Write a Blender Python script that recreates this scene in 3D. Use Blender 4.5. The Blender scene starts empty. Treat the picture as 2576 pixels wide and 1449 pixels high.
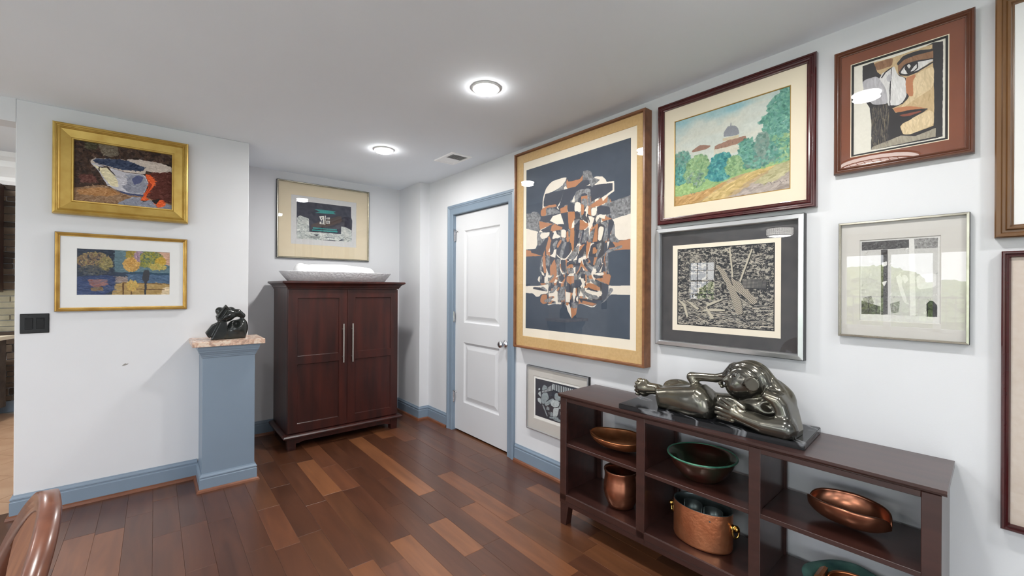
import bpy, bmesh, math, random
import numpy as np
from mathutils import Vector, Matrix
PI = math.pi
random.seed(7)
SC = bpy.context.scene
COL = SC.collection

# ------------------------------------------------------------------ camera, world, exposure
CAM_H, XR, YL, YN, ZC = 1.35, 2.188, 3.75, 4.45, 2.435      # eye height, right wall, left wall, niche wall, ceiling
yaw, pit, rol = 0.696166, 0.00092915, 0.00556781
cam_data = bpy.data.cameras.new('camera')
cam_data.sensor_fit = 'HORIZONTAL'; cam_data.sensor_width = 36.0
cam_data.lens = 36.0 * 1074.33 / 2576.0
cam_data.clip_start = 0.05; cam_data.clip_end = 300
cam = bpy.data.objects.new('camera', cam_data); COL.objects.link(cam)
fw = Vector((math.sin(yaw)*math.cos(pit), math.cos(yaw)*math.cos(pit), math.sin(pit)))
r0 = Vector((math.cos(yaw), -math.sin(yaw), 0)); u0 = r0.cross(fw)
r1 = math.cos(rol)*r0 + math.sin(rol)*u0; u1 = -math.sin(rol)*r0 + math.cos(rol)*u0
cam.matrix_world = Matrix(((r1.x, u1.x, -fw.x, 0), (r1.y, u1.y, -fw.y, 0), (r1.z, u1.z, -fw.z, CAM_H), (0, 0, 0, 1)))
SC.camera = cam

world = bpy.data.worlds.new('sky'); SC.world = world; world.use_nodes = True
wn = world.node_tree.nodes; wl = world.node_tree.links
bg = wn['Background']
tc = wn.new('ShaderNodeTexCoord'); sx = wn.new('ShaderNodeSeparateXYZ'); cr = wn.new('ShaderNodeValToRGB')
wl.new(tc.outputs['Generated'], sx.inputs[0]); wl.new(sx.outputs['Z'], cr.inputs[0])
cr.color_ramp.elements[0].position = 0.0; cr.color_ramp.elements[0].color = (0.95, 0.97, 1.0, 1)
cr.color_ramp.elements[1].position = 0.9; cr.color_ramp.elements[1].color = (0.62, 0.78, 1.0, 1)
wl.new(cr.outputs[0], bg.inputs[0])
bg.inputs[1].default_value = 7.6                            # bright overcast sky outside the windows

sun_d = bpy.data.lights.new('sun', 'SUN'); sun_d.energy = 11.0; sun_d.angle = math.radians(3); sun_d.color = (1, .96, .9)
sun = bpy.data.objects.new('sun', sun_d); COL.objects.link(sun)
sun.rotation_euler = Vector((-0.78, 0.12, -0.60)).to_track_quat('-Z', 'Y').to_euler()     # falls away from the window wall, onto the trees outside

SC.view_settings.view_transform = 'Standard'
SC.view_settings.look = 'None'
SC.view_settings.gamma = 1.0
SC.view_settings.use_curve_mapping = False
SC.view_settings.exposure = 0.0
SC.cycles.max_bounces = 12; SC.cycles.diffuse_bounces = 8; SC.cycles.glossy_bounces = 6
SC.cycles.transparent_max_bounces = 12; SC.cycles.caustics_reflective = False; SC.cycles.caustics_refractive = False
SC.cycles.sample_clamp_indirect = 10.0
SC.cycles.use_denoising = True
DOWNLIGHT_W = 13.0                                          # each recessed downlight
DRUM_W = 16.0                                               # each flush drum lamp

# ------------------------------------------------------------------ helpers
def lin(c):
    return tuple((v/255/12.92 if v <= 10.3 else ((v/255+0.055)/1.055)**2.4) for v in c)

def mat(name, rgb, rough=0.5, metal=0.0, var=0.0, scale=12.0, stretch=(1, 1, 1), bump=0.0, bscale=60.0, rgb2=None, coat=0.0, spec=0.5, detail=4.0, rvar=0.0, bdist=0.004):
    m = bpy.data.materials.new(name); m.use_nodes = True
    n = m.node_tree.nodes; l = m.node_tree.links; b = n['Principled BSDF']
    b.inputs['Roughness'].default_value = rough; b.inputs['Metallic'].default_value = metal
    b.inputs['Coat Weight'].default_value = coat; b.inputs['Coat Roughness'].default_value = 0.15
    b.inputs['Specular IOR Level'].default_value = spec
    t = n.new('ShaderNodeTexCoord'); mp = n.new('ShaderNodeMapping'); mp.inputs['Scale'].default_value = stretch
    l.new(t.outputs['Object'], mp.inputs[0])
    nz = n.new('ShaderNodeTexNoise'); nz.inputs['Scale'].default_value = scale; nz.inputs['Detail'].default_value = detail
    l.new(mp.outputs[0], nz.inputs['Vector'])
    c1 = lin(rgb)
    if rgb2 is None:
        c0 = tuple(v*(1-var) for v in c1); c2 = tuple(min(1, v*(1+var)) for v in c1)
    else:
        c0, c2 = c1, lin(rgb2)
    r = n.new('ShaderNodeValToRGB'); r.color_ramp.elements[0].position = 0.32; r.color_ramp.elements[1].position = 0.68
    r.color_ramp.elements[0].color = (*c0, 1); r.color_ramp.elements[1].color = (*c2, 1)
    l.new(nz.outputs[0], r.inputs[0]); l.new(r.outputs[0], b.inputs['Base Color'])
    if rvar:
        mr = n.new('ShaderNodeMapRange'); mr.inputs[3].default_value = max(0.02, rough-rvar); mr.inputs[4].default_value = rough+rvar
        l.new(nz.outputs[0], mr.inputs[0]); l.new(mr.outputs[0], b.inputs['Roughness'])
    if bump:
        n2 = n.new('ShaderNodeTexNoise'); n2.inputs['Scale'].default_value = bscale; l.new(mp.outputs[0], n2.inputs['Vector'])
        bp = n.new('ShaderNodeBump'); bp.inputs['Strength'].default_value = bump; bp.inputs['Distance'].default_value = bdist
        l.new(n2.outputs[0], bp.inputs['Height']); l.new(bp.outputs[0], b.inputs['Normal'])
    return m

def link(name, me, m=None, parent=None, loc=(0, 0, 0), rotz=0.0):
    o = bpy.data.objects.new(name, me); COL.objects.link(o)
    o.location = loc; o.rotation_euler = (0, 0, rotz)
    if m is not None: me.materials.append(m)
    if parent is not None: o.parent = parent
    return o

def obj(name, bm, m, parent=None, smooth=False, loc=(0, 0, 0), rotz=0.0, angle=None):
    bmesh.ops.recalc_face_normals(bm, faces=bm.faces[:])
    me = bpy.data.meshes.new(name)
    if smooth:
        for f in bm.faces: f.smooth = True
    if angle is not None:
        for f in bm.faces: f.smooth = True
        for e in bm.edges:
            if len(e.link_faces) == 2 and e.calc_face_angle(0) > angle: e.smooth = False
    bm.to_mesh(me); bm.free()
    return link(name, me, m, parent, loc, rotz)

def thing(name, label, cat, loc=(0, 0, 0), rotz=0.0, group=None):
    o = bpy.data.objects.new(name, None); COL.objects.link(o); o.empty_display_size = 0.1
    o.location = loc; o.rotation_euler = (0, 0, rotz)
    o['label'] = label; o['category'] = cat
    if group: o['group'] = group
    return o

def tag(o, label, cat, group=None):
    o['label'] = label; o['category'] = cat
    if group: o['group'] = group
    return o

def struct(o):
    o['kind'] = 'structure'; return o

def NB(): return bmesh.new()

def box(bm, x0, x1, y0, y1, z0, z1, bev=0.0, seg=1):
    r = bmesh.ops.create_cube(bm, size=1.0)
    for v in r['verts']:
        v.co = Vector(((x0+x1)/2+v.co.x*(x1-x0), (y0+y1)/2+v.co.y*(y1-y0), (z0+z1)/2+v.co.z*(z1-z0)))
    if bev:
        es = list({e for v in r['verts'] for e in v.link_edges})
        bmesh.ops.bevel(bm, geom=es, offset=bev, segments=seg, affect='EDGES', profile=0.5)
    return bm

def poly_prism(bm, pts, axis, a, b):
    """closed outline extruded along an axis: axis 0 -> pts are (y,z), 1 -> (x,z), 2 -> (x,y)"""
    def co(p, t):
        return {0: (t, p[0], p[1]), 1: (p[0], t, p[1]), 2: (p[0], p[1], t)}[axis]
    A = [bm.verts.new(co(p, a)) for p in pts]; B = [bm.verts.new(co(p, b)) for p in pts]
    n = len(pts)
    bm.faces.new(A); bm.faces.new(B[::-1])
    for i in range(n): bm.faces.new((A[i], A[(i+1) % n], B[(i+1) % n], B[i]))
    return bm

def lathe(bm, prof, seg=48, sx=1.0, sy=1.0, c=(0, 0, 0), close=True):
    rings = []
    for r, z in prof:
        if r < 1e-6: rings.append([bm.verts.new((c[0], c[1], c[2]+z))])
        else: rings.append([bm.verts.new((c[0]+sx*r*math.cos(2*PI*i/seg), c[1]+sy*r*math.sin(2*PI*i/seg), c[2]+z)) for i in range(seg)])
    for a, b in zip(rings, rings[1:]):
        for i in range(seg):
            j = (i+1) % seg
            if len(a) == 1 and len(b) == 1: continue
            if len(a) == 1: bm.faces.new((a[0], b[i], b[j]))
            elif len(b) == 1: bm.faces.new((a[i], a[j], b[0]))
            else: bm.faces.new((a[i], a[j], b[j], b[i]))
    return bm

def tube(bm, path, rad, seg=10, closed=False, caps=True):
    P = [Vector(p) for p in path]; n = len(P); rings = []
    R = rad if isinstance(rad, (list, tuple)) else [rad]*n
    ref = None
    for i in range(n):
        if closed: t = (P[(i+1) % n]-P[i-1]).normalized()
        else: t = (P[min(i+1, n-1)]-P[max(i-1, 0)]).normalized()
        if ref is None:
            ref = Vector((0, 0, 1)) if abs(t.z) < 0.9 else Vector((1, 0, 0))
        a = (ref - t*ref.dot(t)).normalized(); ref = a; b = t.cross(a)
        rings.append([bm.verts.new(P[i]+R[i]*(math.cos(2*PI*k/seg)*a+math.sin(2*PI*k/seg)*b)) for k in range(seg)])
    for i in range(n if closed else n-1):
        A, B = rings[i], rings[(i+1) % n]
        for k in range(seg): bm.faces.new((A[k], A[(k+1) % seg], B[(k+1) % seg], B[k]))
    if caps and not closed:
        bm.faces.new(rings[0][::-1]); bm.faces.new(rings[-1])
    return bm

def sweep(bm, path, prof, closed=False):
    """mitred sweep of a profile (offset to the right of travel, height) along a level 2-D path"""
    P = [Vector(p) for p in path]; n = len(P); rows = []
    for i in range(n):
        d0 = (P[i]-P[i-1]).normalized() if (i > 0 or closed) else None
        d1 = (P[(i+1) % n]-P[i]).normalized() if (i < n-1 or closed) else None
        if d0 is None: d0 = d1
        if d1 is None: d1 = d0
        n0 = Vector((d0.y, -d0.x)); n1 = Vector((d1.y, -d1.x))
        m = (n0+n1); m = m/ (m.dot(n0) if abs(m.dot(n0)) > 1e-6 else 1)
        rows.append([bm.verts.new((P[i].x+m.x*o, P[i].y+m.y*o, z)) for o, z in prof])
    k = len(prof)
    for i in range(n if closed else n-1):
        A, B = rows[i], rows[(i+1) % n]
        for j in range(k):
            bm.faces.new((A[j], A[(j+1) % k], B[(j+1) % k], B[j]))
    if not closed:
        bm.faces.new(rows[0]); bm.faces.new(rows[-1][::-1])
    return bm

def rect_loops(bm, loops, fill=True):
    """nested rectangles (x0,x1,z0,z1,y) bridged in order; the last one filled"""
    prev = None
    for x0, x1, z0, z1, y in loops:
        r = [bm.verts.new(p) for p in ((x0, y, z0), (x1, y, z0), (x1, y, z1), (x0, y, z1))]
        if prev:
            for i in range(4): bm.faces.new((prev[i], prev[(i+1) % 4], r[(i+1) % 4], r[i]))
        prev = r
    if fill: bm.faces.new(prev)
    return bm

def panel_front(bm, x0, x1, z0, z1, y, panels, steps):
    """flat front at y with recessed panels; steps = (inset, depth) loops"""
    xs = sorted({x0, x1, *[p[0] for p in panels], *[p[1] for p in panels]})
    zs = sorted({z0, z1, *[p[2] for p in panels], *[p[3] for p in panels]})
    for a, b in zip(xs, xs[1:]):
        for c, d in zip(zs, zs[1:]):
            if any(a >= p[0]-1e-6 and b <= p[1]+1e-6 and c >= p[2]-1e-6 and d <= p[3]+1e-6 for p in panels): continue
            bm.faces.new([bm.verts.new(q) for q in ((a, y, c), (b, y, c), (b, y, d), (a, y, d))])
    for p in panels:
        rect_loops(bm, [(p[0]+i, p[1]-i, p[2]+i, p[3]-i, y+dd) for i, dd in steps])
    return bm

# ------------------------------------------------------------------ signed-distance modelling for carved forms
def surfnet(F, o, h):
    S = F < 0
    nx, ny, nz = F.shape
    cnt = np.zeros((nx-1, ny-1, nz-1), np.int8)
    for i in (0, 1):
        for j in (0, 1):
            for k in (0, 1):
                cnt += S[i:nx-1+i, j:ny-1+j, k:nz-1+k]
    mixed = (cnt > 0) & (cnt < 8)
    idx = -np.ones(mixed.shape, np.int64); I = np.argwhere(mixed); idx[mixed] = np.arange(len(I))
    acc = np.zeros((len(I), 3)); num = np.zeros(len(I))
    corners = [(i, j, k) for i in (0, 1) for j in (0, 1) for k in (0, 1)]
    for a in corners:
        for b in corners:
            if sum(abs(p-q) for p, q in zip(a, b)) != 1 or a > b: continue
            fa = F[I[:, 0]+a[0], I[:, 1]+a[1], I[:, 2]+a[2]]; fb = F[I[:, 0]+b[0], I[:, 1]+b[1], I[:, 2]+b[2]]
            m = (fa < 0) != (fb < 0)
            t = np.where(m, fa/np.where(m, fa-fb, 1), 0)
            pa = np.array(a, float); pb = np.array(b, float)
            acc += np.where(m[:, None], pa+t[:, None]*(pb-pa), 0); num += m
    V = (I+acc/num[:, None])*h+np.array(o)
    Q = []
    for ax in range(3):
        sl0 = [slice(1, -1)]*3; sl1 = [slice(1, -1)]*3
        sl0[ax] = slice(0, -1); sl1[ax] = slice(1, None)
        E = S[tuple(sl0)] != S[tuple(sl1)]; inside = S[tuple(sl0)]
        J = np.argwhere(E); ins = inside[E]
        off = [1, 1, 1]; off[ax] = 0; J = J+np.array(off)
        b, c = (ax+1) % 3, (ax+2) % 3
        def cell(db, dc):
            K = J.copy(); K[:, b] -= db; K[:, c] -= dc; return idx[K[:, 0], K[:, 1], K[:, 2]]
        q = np.stack([cell(1, 1), cell(0, 1), cell(0, 0), cell(1, 0)], 1)
        q[~ins] = q[~ins][:, ::-1]; Q.append(q)
    Q = np.concatenate(Q); Q = Q[(Q >= 0).all(1)]
    return V, Q

def np_mesh(name, V, Q, smooth=True):
    me = bpy.data.meshes.new(name)
    me.from_pydata([tuple(v) for v in V], [], [tuple(int(i) for i in q) for q in Q]); me.update()
    if smooth: me.polygons.foreach_set('use_smooth', [True]*len(me.polygons))
    return me

class SDF:
    def __init__(s, lo, hi, h):
        s.lo, s.h = lo, h
        ax = [np.arange(a, b, h) for a, b in zip(lo, hi)]
        s.X, s.Y, s.Z = np.meshgrid(*ax, indexing='ij'); s.F = np.full(s.X.shape, 1.0)
    def ell(s, c, r, rot=0.0):
        dx, dy, dz = s.X-c[0], s.Y-c[1], s.Z-c[2]
        if rot:   # turn in the y-z plane
            ca, sa = math.cos(rot), math.sin(rot); dy, dz = ca*dy+sa*dz, -sa*dy+ca*dz
        k0 = np.sqrt((dx/r[0])**2+(dy/r[1])**2+(dz/r[2])**2); k1 = np.sqrt((dx/r[0]**2)**2+(dy/r[1]**2)**2+(dz/r[2]**2)**2)+1e-9
        return k0*(k0-1)/k1
    def cap(s, a, b, ra, rb):
        a = np.array(a); b = np.array(b); d = b-a; L = (d@d)+1e-12
        t = np.clip(((s.X-a[0])*d[0]+(s.Y-a[1])*d[1]+(s.Z-a[2])*d[2])/L, 0, 1)
        return np.sqrt((s.X-a[0]-t*d[0])**2+(s.Y-a[1]-t*d[1])**2+(s.Z-a[2]-t*d[2])**2)-(ra+t*(rb-ra))
    def chain(s, P, R):
        d = None
        for i in range(len(P)-1):
            e = s.cap(P[i], P[i+1], R[i], R[i+1]); d = e if d is None else np.minimum(d, e)
        return d
    def prism(s, poly, xc, hw, r):   # outline in (y,z), thickness along x, rounded by r
        Y, Z = s.Y[0], s.Z[0]; d2 = np.full(Y.shape, 9.0); ins = np.zeros(Y.shape, bool); n = len(poly)
        for i in range(n):
            (ay, az), (by, bz) = poly[i], poly[(i+1) % n]
            ey, ez = by-ay, bz-az; t = np.clip(((Y-ay)*ey+(Z-az)*ez)/(ey*ey+ez*ez+1e-12), 0, 1)
            d2 = np.minimum(d2, (Y-ay-t*ey)**2+(Z-az-t*ez)**2)
            with np.errstate(divide='ignore', invalid='ignore'):
                ins ^= ((az > Z) != (bz > Z)) & (Y < (by-ay)*(Z-az)/(bz-az)+ay)
        d = np.where(ins, -1, 1)*np.sqrt(d2); d = d[None]+r; w = np.abs(s.X-xc)-hw+r
        return np.minimum(np.maximum(d, w), 0)+np.sqrt(np.maximum(d, 0)**2+np.maximum(w, 0)**2)-r
    def add(s, d, k=0.0):
        if k: h = np.clip(0.5+0.5*(s.F-d)/k, 0, 1); s.F = s.F*(1-h)+d*h-k*h*(1-h)
        else: s.F = np.minimum(s.F, d)
    def cut(s, d, k=0.004):
        d = -d; h = np.clip(0.5-0.5*(s.F-d)/k, 0, 1); s.F = s.F*(1-h)+d*h+k*h*(1-h)
    def mesh(s, name): return np_mesh(name, *surfnet(s.F, s.lo, s.h))

# ------------------------------------------------------------------ flat pictures painted in memory
def fbm(h, w, cells, rng, octs=4, aspect=1.0):
    out = np.zeros((h, w)); amp = 1.0; tot = 0
    for o in range(octs):
        ny = max(2, int(cells*2**o)); nx = max(2, int(cells*2**o*aspect*w/h))
        g = rng.random((ny+1, nx+1)); y = np.linspace(0, ny-1e-6, h); x = np.linspace(0, nx-1e-6, w)
        yi = y.astype(int); xi = x.astype(int); fy = (y-yi)[:, None]; fx = (x-xi)[None]
        fy = fy*fy*(3-2*fy); fx = fx*fx*(3-2*fx)
        a = g[yi][:, xi]; b = g[yi][:, xi+1]; c = g[yi+1][:, xi]; d = g[yi+1][:, xi+1]
        out += amp*((a*(1-fx)+b*fx)*(1-fy)+(c*(1-fx)+d*fx)*fy); tot += amp; amp *= 0.5
    return out/tot

class Art:
    def __init__(s, w, h, base, seed=1):
        s.w, s.h = w, h; s.im = np.empty((h, w, 3)); s.im[:] = base; s.rng = np.random.default_rng(seed)
    def mask(s, pts):
        P = np.array(pts)*[s.w, s.h]
        x0, y0 = np.floor(P.min(0)).astype(int)-1; x1, y1 = np.ceil(P.max(0)).astype(int)+2
        x0, y0 = max(0, x0), max(0, y0); x1, y1 = min(s.w, x1), min(s.h, y1)
        if x1 <= x0 or y1 <= y0: return None
        X, Y = np.meshgrid(np.arange(x0, x1)+.5, np.arange(y0, y1)+.5); m = np.zeros(X.shape, bool)
        for (ax, ay), (bx, by) in zip(P, np.roll(P, -1, 0)):
            if ay == by: continue
            m ^= ((ay > Y) != (by > Y)) & (X < (bx-ax)*(Y-ay)/(by-ay)+ax)
        return y0, y1, x0, x1, m
    @staticmethod
    def chaikin(p, n=2):
        p = np.array(p, float)
        for _ in range(n):
            q = np.roll(p, -1, 0); p = np.stack([.86*p+.14*q, .14*p+.86*q], 1).reshape(-1, 2)
        return p
    def poly(s, pts, col, smooth=0, noise=0.0, fn=None):
        if smooth: pts = s.chaikin(pts)
        r = s.mask(pts)
        if r is None: return
        y0, y1, x0, x1, m = r
        c = np.array(col, float)
        if fn is not None: c = fn(y0, y1, x0, x1)
        elif noise: c = c + s.rng.normal(0, noise, m.shape+(1,))
        s.im[y0:y1, x0:x1] = np.where(m[..., None], c, s.im[y0:y1, x0:x1])
        return r
    def stroke(s, p, q, wd, col):
        p = np.array(p)*[s.w, s.h]; q = np.array(q)*[s.w, s.h]; d = q-p; L = math.hypot(*d)+1e-6; nrm = np.array([-d[1], d[0]])/L*wd
        s.poly(np.array([p+nrm, q+nrm*.3, q-nrm*.3, p-nrm])/[s.w, s.h], col)
    def dabs(s, pts, cols, n, size, ang=0.0, spread=0.6, asp=2.2, jit=10, clip=False):
        r = s.mask(pts)
        if r is None: return
        y0, y1, x0, x1, m = r; full = s.im.copy() if clip else None; ys, xs = np.nonzero(m)
        if len(ys) == 0: return
        pick = s.rng.integers(0, len(ys), n)
        for i in pick:
            cx, cy = xs[i]+x0, ys[i]+y0; a = ang+s.rng.normal(0, spread); L = size*s.rng.uniform(.5, 1.3)
            R = int(L)+2; ax, bx, ay, by = max(0, cx-R), min(s.w, cx+R), max(0, cy-R), min(s.h, cy+R)
            X, Y = np.meshgrid(np.arange(ax, bx)-cx, np.arange(ay, by)-cy)
            u = (X*math.cos(a)+Y*math.sin(a))/L; v = (-X*math.sin(a)+Y*math.cos(a))*asp/L
            mm = (u*u+v*v) < 1; c = np.array(cols[s.rng.integers(0, len(cols))])+s.rng.normal(0, jit)
            s.im[ay:by, ax:bx][mm] = s.im[ay:by, ax:bx][mm]*.25+c*.75
        if clip:
            w_ = s.im[y0:y1, x0:x1].copy(); s.im = full; s.im[y0:y1, x0:x1][m] = w_[m]
    def grain(s, amt, cells=12, aspect=1.0, octs=5):
        s.im += (fbm(s.h, s.w, cells, s.rng, octs, aspect)[..., None]-.5)*2*amt
    def warp(s, px, cells):
        dx = (fbm(s.h, s.w, cells, s.rng)-.5)*2*px; dy = (fbm(s.h, s.w, cells, s.rng)-.5)*2*px
        Y, X = np.meshgrid(np.arange(s.h), np.arange(s.w), indexing='ij')
        s.im = s.im[np.clip(Y+dy, 0, s.h-1).astype(int), np.clip(X+dx, 0, s.w-1).astype(int)]
    def material(s, name, rough=0.6):
        img = bpy.data.images.new(name, s.w, s.h); a = np.ones((s.h, s.w, 4), np.float32)
        a[..., :3] = np.clip(s.im, 0, 255)[::-1]/255.0
        img.pixels.foreach_set(a.ravel()); img.update(); img.pack()
        m = bpy.data.materials.new(name); m.use_nodes = True; n = m.node_tree.nodes
        t = n.new('ShaderNodeTexImage'); t.image = img; b = n['Principled BSDF']
        b.inputs['Roughness'].default_value = rough; b.inputs['Specular IOR Level'].default_value = 0.2
        m.node_tree.links.new(t.outputs[0], b.inputs['Base Color'])
        return m
# ------------------------------------------------------------------ materials
M = {}   # name -> material
M['wall'] = mat('white_wall_paint', (214, 215, 218), 0.75, var=0.012, scale=3, bump=0.04, bscale=220)
M['ceiling'] = mat('flat_ceiling_paint', (235, 240, 246), 0.85, var=0.01, scale=2, bump=0.03, bscale=160)
M['blue'] = mat('slate_blue_trim_paint', (124, 140, 156), 0.38, var=0.02, scale=5)
M['door'] = mat('white_door_paint', (204, 205, 208), 0.42, var=0.006, scale=4)
M['white'] = mat('white_enamel', (246, 246, 246), 0.4, var=0.01)
M['shoe'] = mat('brown_shoe_moulding_wood', (104, 62, 42), 0.35, rgb2=(128, 80, 56), scale=8, stretch=(1, 1, 6))
M['chrome'] = mat('polished_chrome', (215, 215, 218), 0.12, 1.0, var=0.03)
M['steel'] = mat('brushed_nickel', (196, 192, 184), 0.32, 1.0, var=0.05, scale=30, stretch=(1, 1, 0.1))
M['black'] = mat('black_gloss_plastic', (12, 12, 14), 0.3, var=0.1, spec=0.3)
M['dark_gap'] = mat('dark_void', (12, 10, 10), 0.9, var=0.1)
M['mahogany'] = mat('dark_mahogany', (38, 15, 13), 0.36, rgb2=(68, 27, 20), scale=5, stretch=(3, 3, 0.35), coat=0.12, bump=0.03, bscale=50)
M['espresso'] = mat('espresso_stained_wood', (48, 26, 22), 0.36, rgb2=(62, 35, 30), scale=6, stretch=(0.5, 4, 4), coat=0.5, bump=0.03, bscale=70)
M['bronze'] = mat('polished_dark_bronze', (98, 97, 93), 0.2, 0.9, rgb2=(130, 125, 110), scale=5, rvar=0.05)
M['blackstone'] = mat('black_carved_stone', (30, 33, 33), 0.17, 0.15, rgb2=(46, 48, 46), scale=9)
M['copper'] = mat('hammered_copper', (226, 144, 100), 0.3, 0.85, rgb2=(238, 162, 118), scale=14, bump=0.5, bscale=55)
M['browncopper'] = mat('brown_patinated_copper', (158, 102, 78), 0.24, 0.9, rgb2=(186, 126, 98), scale=22, rvar=0.06)
M['leafcopper'] = mat('burnished_copper', (178, 110, 70), 0.30, 0.9, rgb2=(206, 140, 96), scale=16, bump=0.1, bscale=40)
M['redcopper'] = mat('dark_red_bronze', (92, 42, 34), 0.2, 0.6, rgb2=(58, 74, 58), scale=9, coat=0.3)
M['greenrim'] = mat('green_patina', (48, 110, 92), 0.35, 0.3, rgb2=(84, 138, 112), scale=30)
M['verdigris'] = mat('verdigris_patina', (62, 100, 98), 0.55, 0.2, rgb2=(98, 146, 134), scale=14, bump=0.2, bscale=40)
M['brass'] = mat('polished_brass', (212, 176, 96), 0.18, 1.0, rgb2=(226, 194, 120), scale=12)
M['tin'] = mat('tarnished_tin_lining', (120, 130, 130), 0.35, 0.8, rgb2=(86, 98, 98), scale=12)
M['silver_bowl'] = mat('hammered_white_silver', (240, 240, 242), 0.35, 0.0, rgb2=(226, 226, 230), scale=40, bump=.6, bscale=48, bdist=.010)
M['cloth'] = mat('white_terry', (240, 240, 240), 0.9, var=0.02, bump=0.4, bscale=150)
M['gold'] = mat('gold_leaf', (182, 148, 72), 0.36, 0.5, rgb2=(204, 174, 96), scale=10, bump=0.05, bscale=30)
M['gold2'] = mat('antique_gold', (168, 128, 58), 0.35, 0.6, rgb2=(196, 158, 84), scale=14)
M['goldside'] = mat('dark_bole_frame_side', (62, 42, 28), 0.5, var=0.1)
M['walnut'] = mat('walnut_frame', (108, 68, 42), 0.4, rgb2=(134, 88, 56), scale=6, stretch=(1, 4, 4))
M['walnutside'] = mat('dark_walnut_frame_side', (86, 66, 58), 0.45, var=0.1)
M['cherry'] = mat('oxblood_lacquer_frame', (58, 15, 17), 0.22, rgb2=(74, 20, 22), scale=5, coat=0.5)
M['brownframe'] = mat('brown_bead_frame', (80, 44, 29), 0.28, rgb2=(100, 58, 38), scale=5, coat=0.4)
M['oakframe'] = mat('antique_brown_gilt_frame', (84, 55, 30), 0.32, rgb2=(122, 86, 48), scale=8, stretch=(1, 1, .2), coat=0.3)
M['alu'] = mat('brushed_aluminium', (205, 207, 210), 0.28, 0.9, rgb2=(220, 221, 223), scale=30, stretch=(.2, 3, .2))
M['pewter'] = mat('champagne_metal_frame', (176, 172, 158), 0.25, 0.9, rgb2=(196, 192, 178), scale=20)
M['blackmetal'] = mat('black_metal_frame', (36, 36, 38), 0.35, 0.6, var=0.1)
M['linen'] = mat('tan_linen_mat', (200, 163, 108), 0.9, rgb2=(211, 175, 120), scale=60, bump=0.2, bscale=300)
M['cream'] = mat('cream_mat_board', (238, 226, 202), 0.9, var=0.01)
M['tanmat'] = mat('tan_mat_board', (220, 205, 176), 0.9, var=0.015)
M['whitemat'] = mat('white_mat_board', (240, 240, 239), 0.9, var=0.008)
M['greymat'] = mat('grey_mat_board', (204, 200, 194), 0.9, var=0.01)
M['charmat'] = mat('charcoal_mat_board', (62, 60, 62), 0.85, rgb2=(74, 71, 72), scale=20)
M['rustmat'] = mat('rust_mat_board', (116, 65, 44), 0.9, rgb2=(128, 73, 50), scale=6)
M['paper'] = mat('aged_white_paper', (242, 231, 212), 0.9, var=0.015, scale=6)
M['whitepaper'] = mat('white_paper', (246, 245, 240), 0.9, var=0.01)
M['blackline'] = mat('black_mat_edge', (20, 20, 20), 0.8, var=0.1)
M['pinkmat'] = mat('pinkish_linen_mat', (206, 190, 176), 0.9, rgb2=(212, 198, 186), scale=50)

def glass_mat():
    m = bpy.data.materials.new('picture_glass'); m.use_nodes = True; n = m.node_tree.nodes; l = m.node_tree.links
    n.clear(); out = n.new('ShaderNodeOutputMaterial'); mx = n.new('ShaderNodeMixShader'); tr = n.new('ShaderNodeBsdfTransparent'); gl = n.new('ShaderNodeBsdfGlossy')
    gl.inputs['Roughness'].default_value = 0.0; fr = n.new('ShaderNodeFresnel'); fr.inputs[0].default_value = 1.5
    mu = n.new('ShaderNodeMath'); mu.operation = 'MULTIPLY'; mu.inputs[1].default_value = 1.7; mu.use_clamp = True
    ge = n.new('ShaderNodeNewGeometry'); ir = n.new('ShaderNodeMapRange'); ir.inputs[3].default_value = 1.5; ir.inputs[4].default_value = 1/1.5   # same reflectance from either face
    l.new(ge.outputs['Backfacing'], ir.inputs[0]); l.new(ir.outputs[0], fr.inputs[0])
    l.new(fr.outputs[0], mu.inputs[0]); l.new(mu.outputs[0], mx.inputs[0]); l.new(tr.outputs[0], mx.inputs[1]); l.new(gl.outputs[0], mx.inputs[2]); l.new(mx.outputs[0], out.inputs[0])
    return m
M['glass'] = glass_mat()

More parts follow.
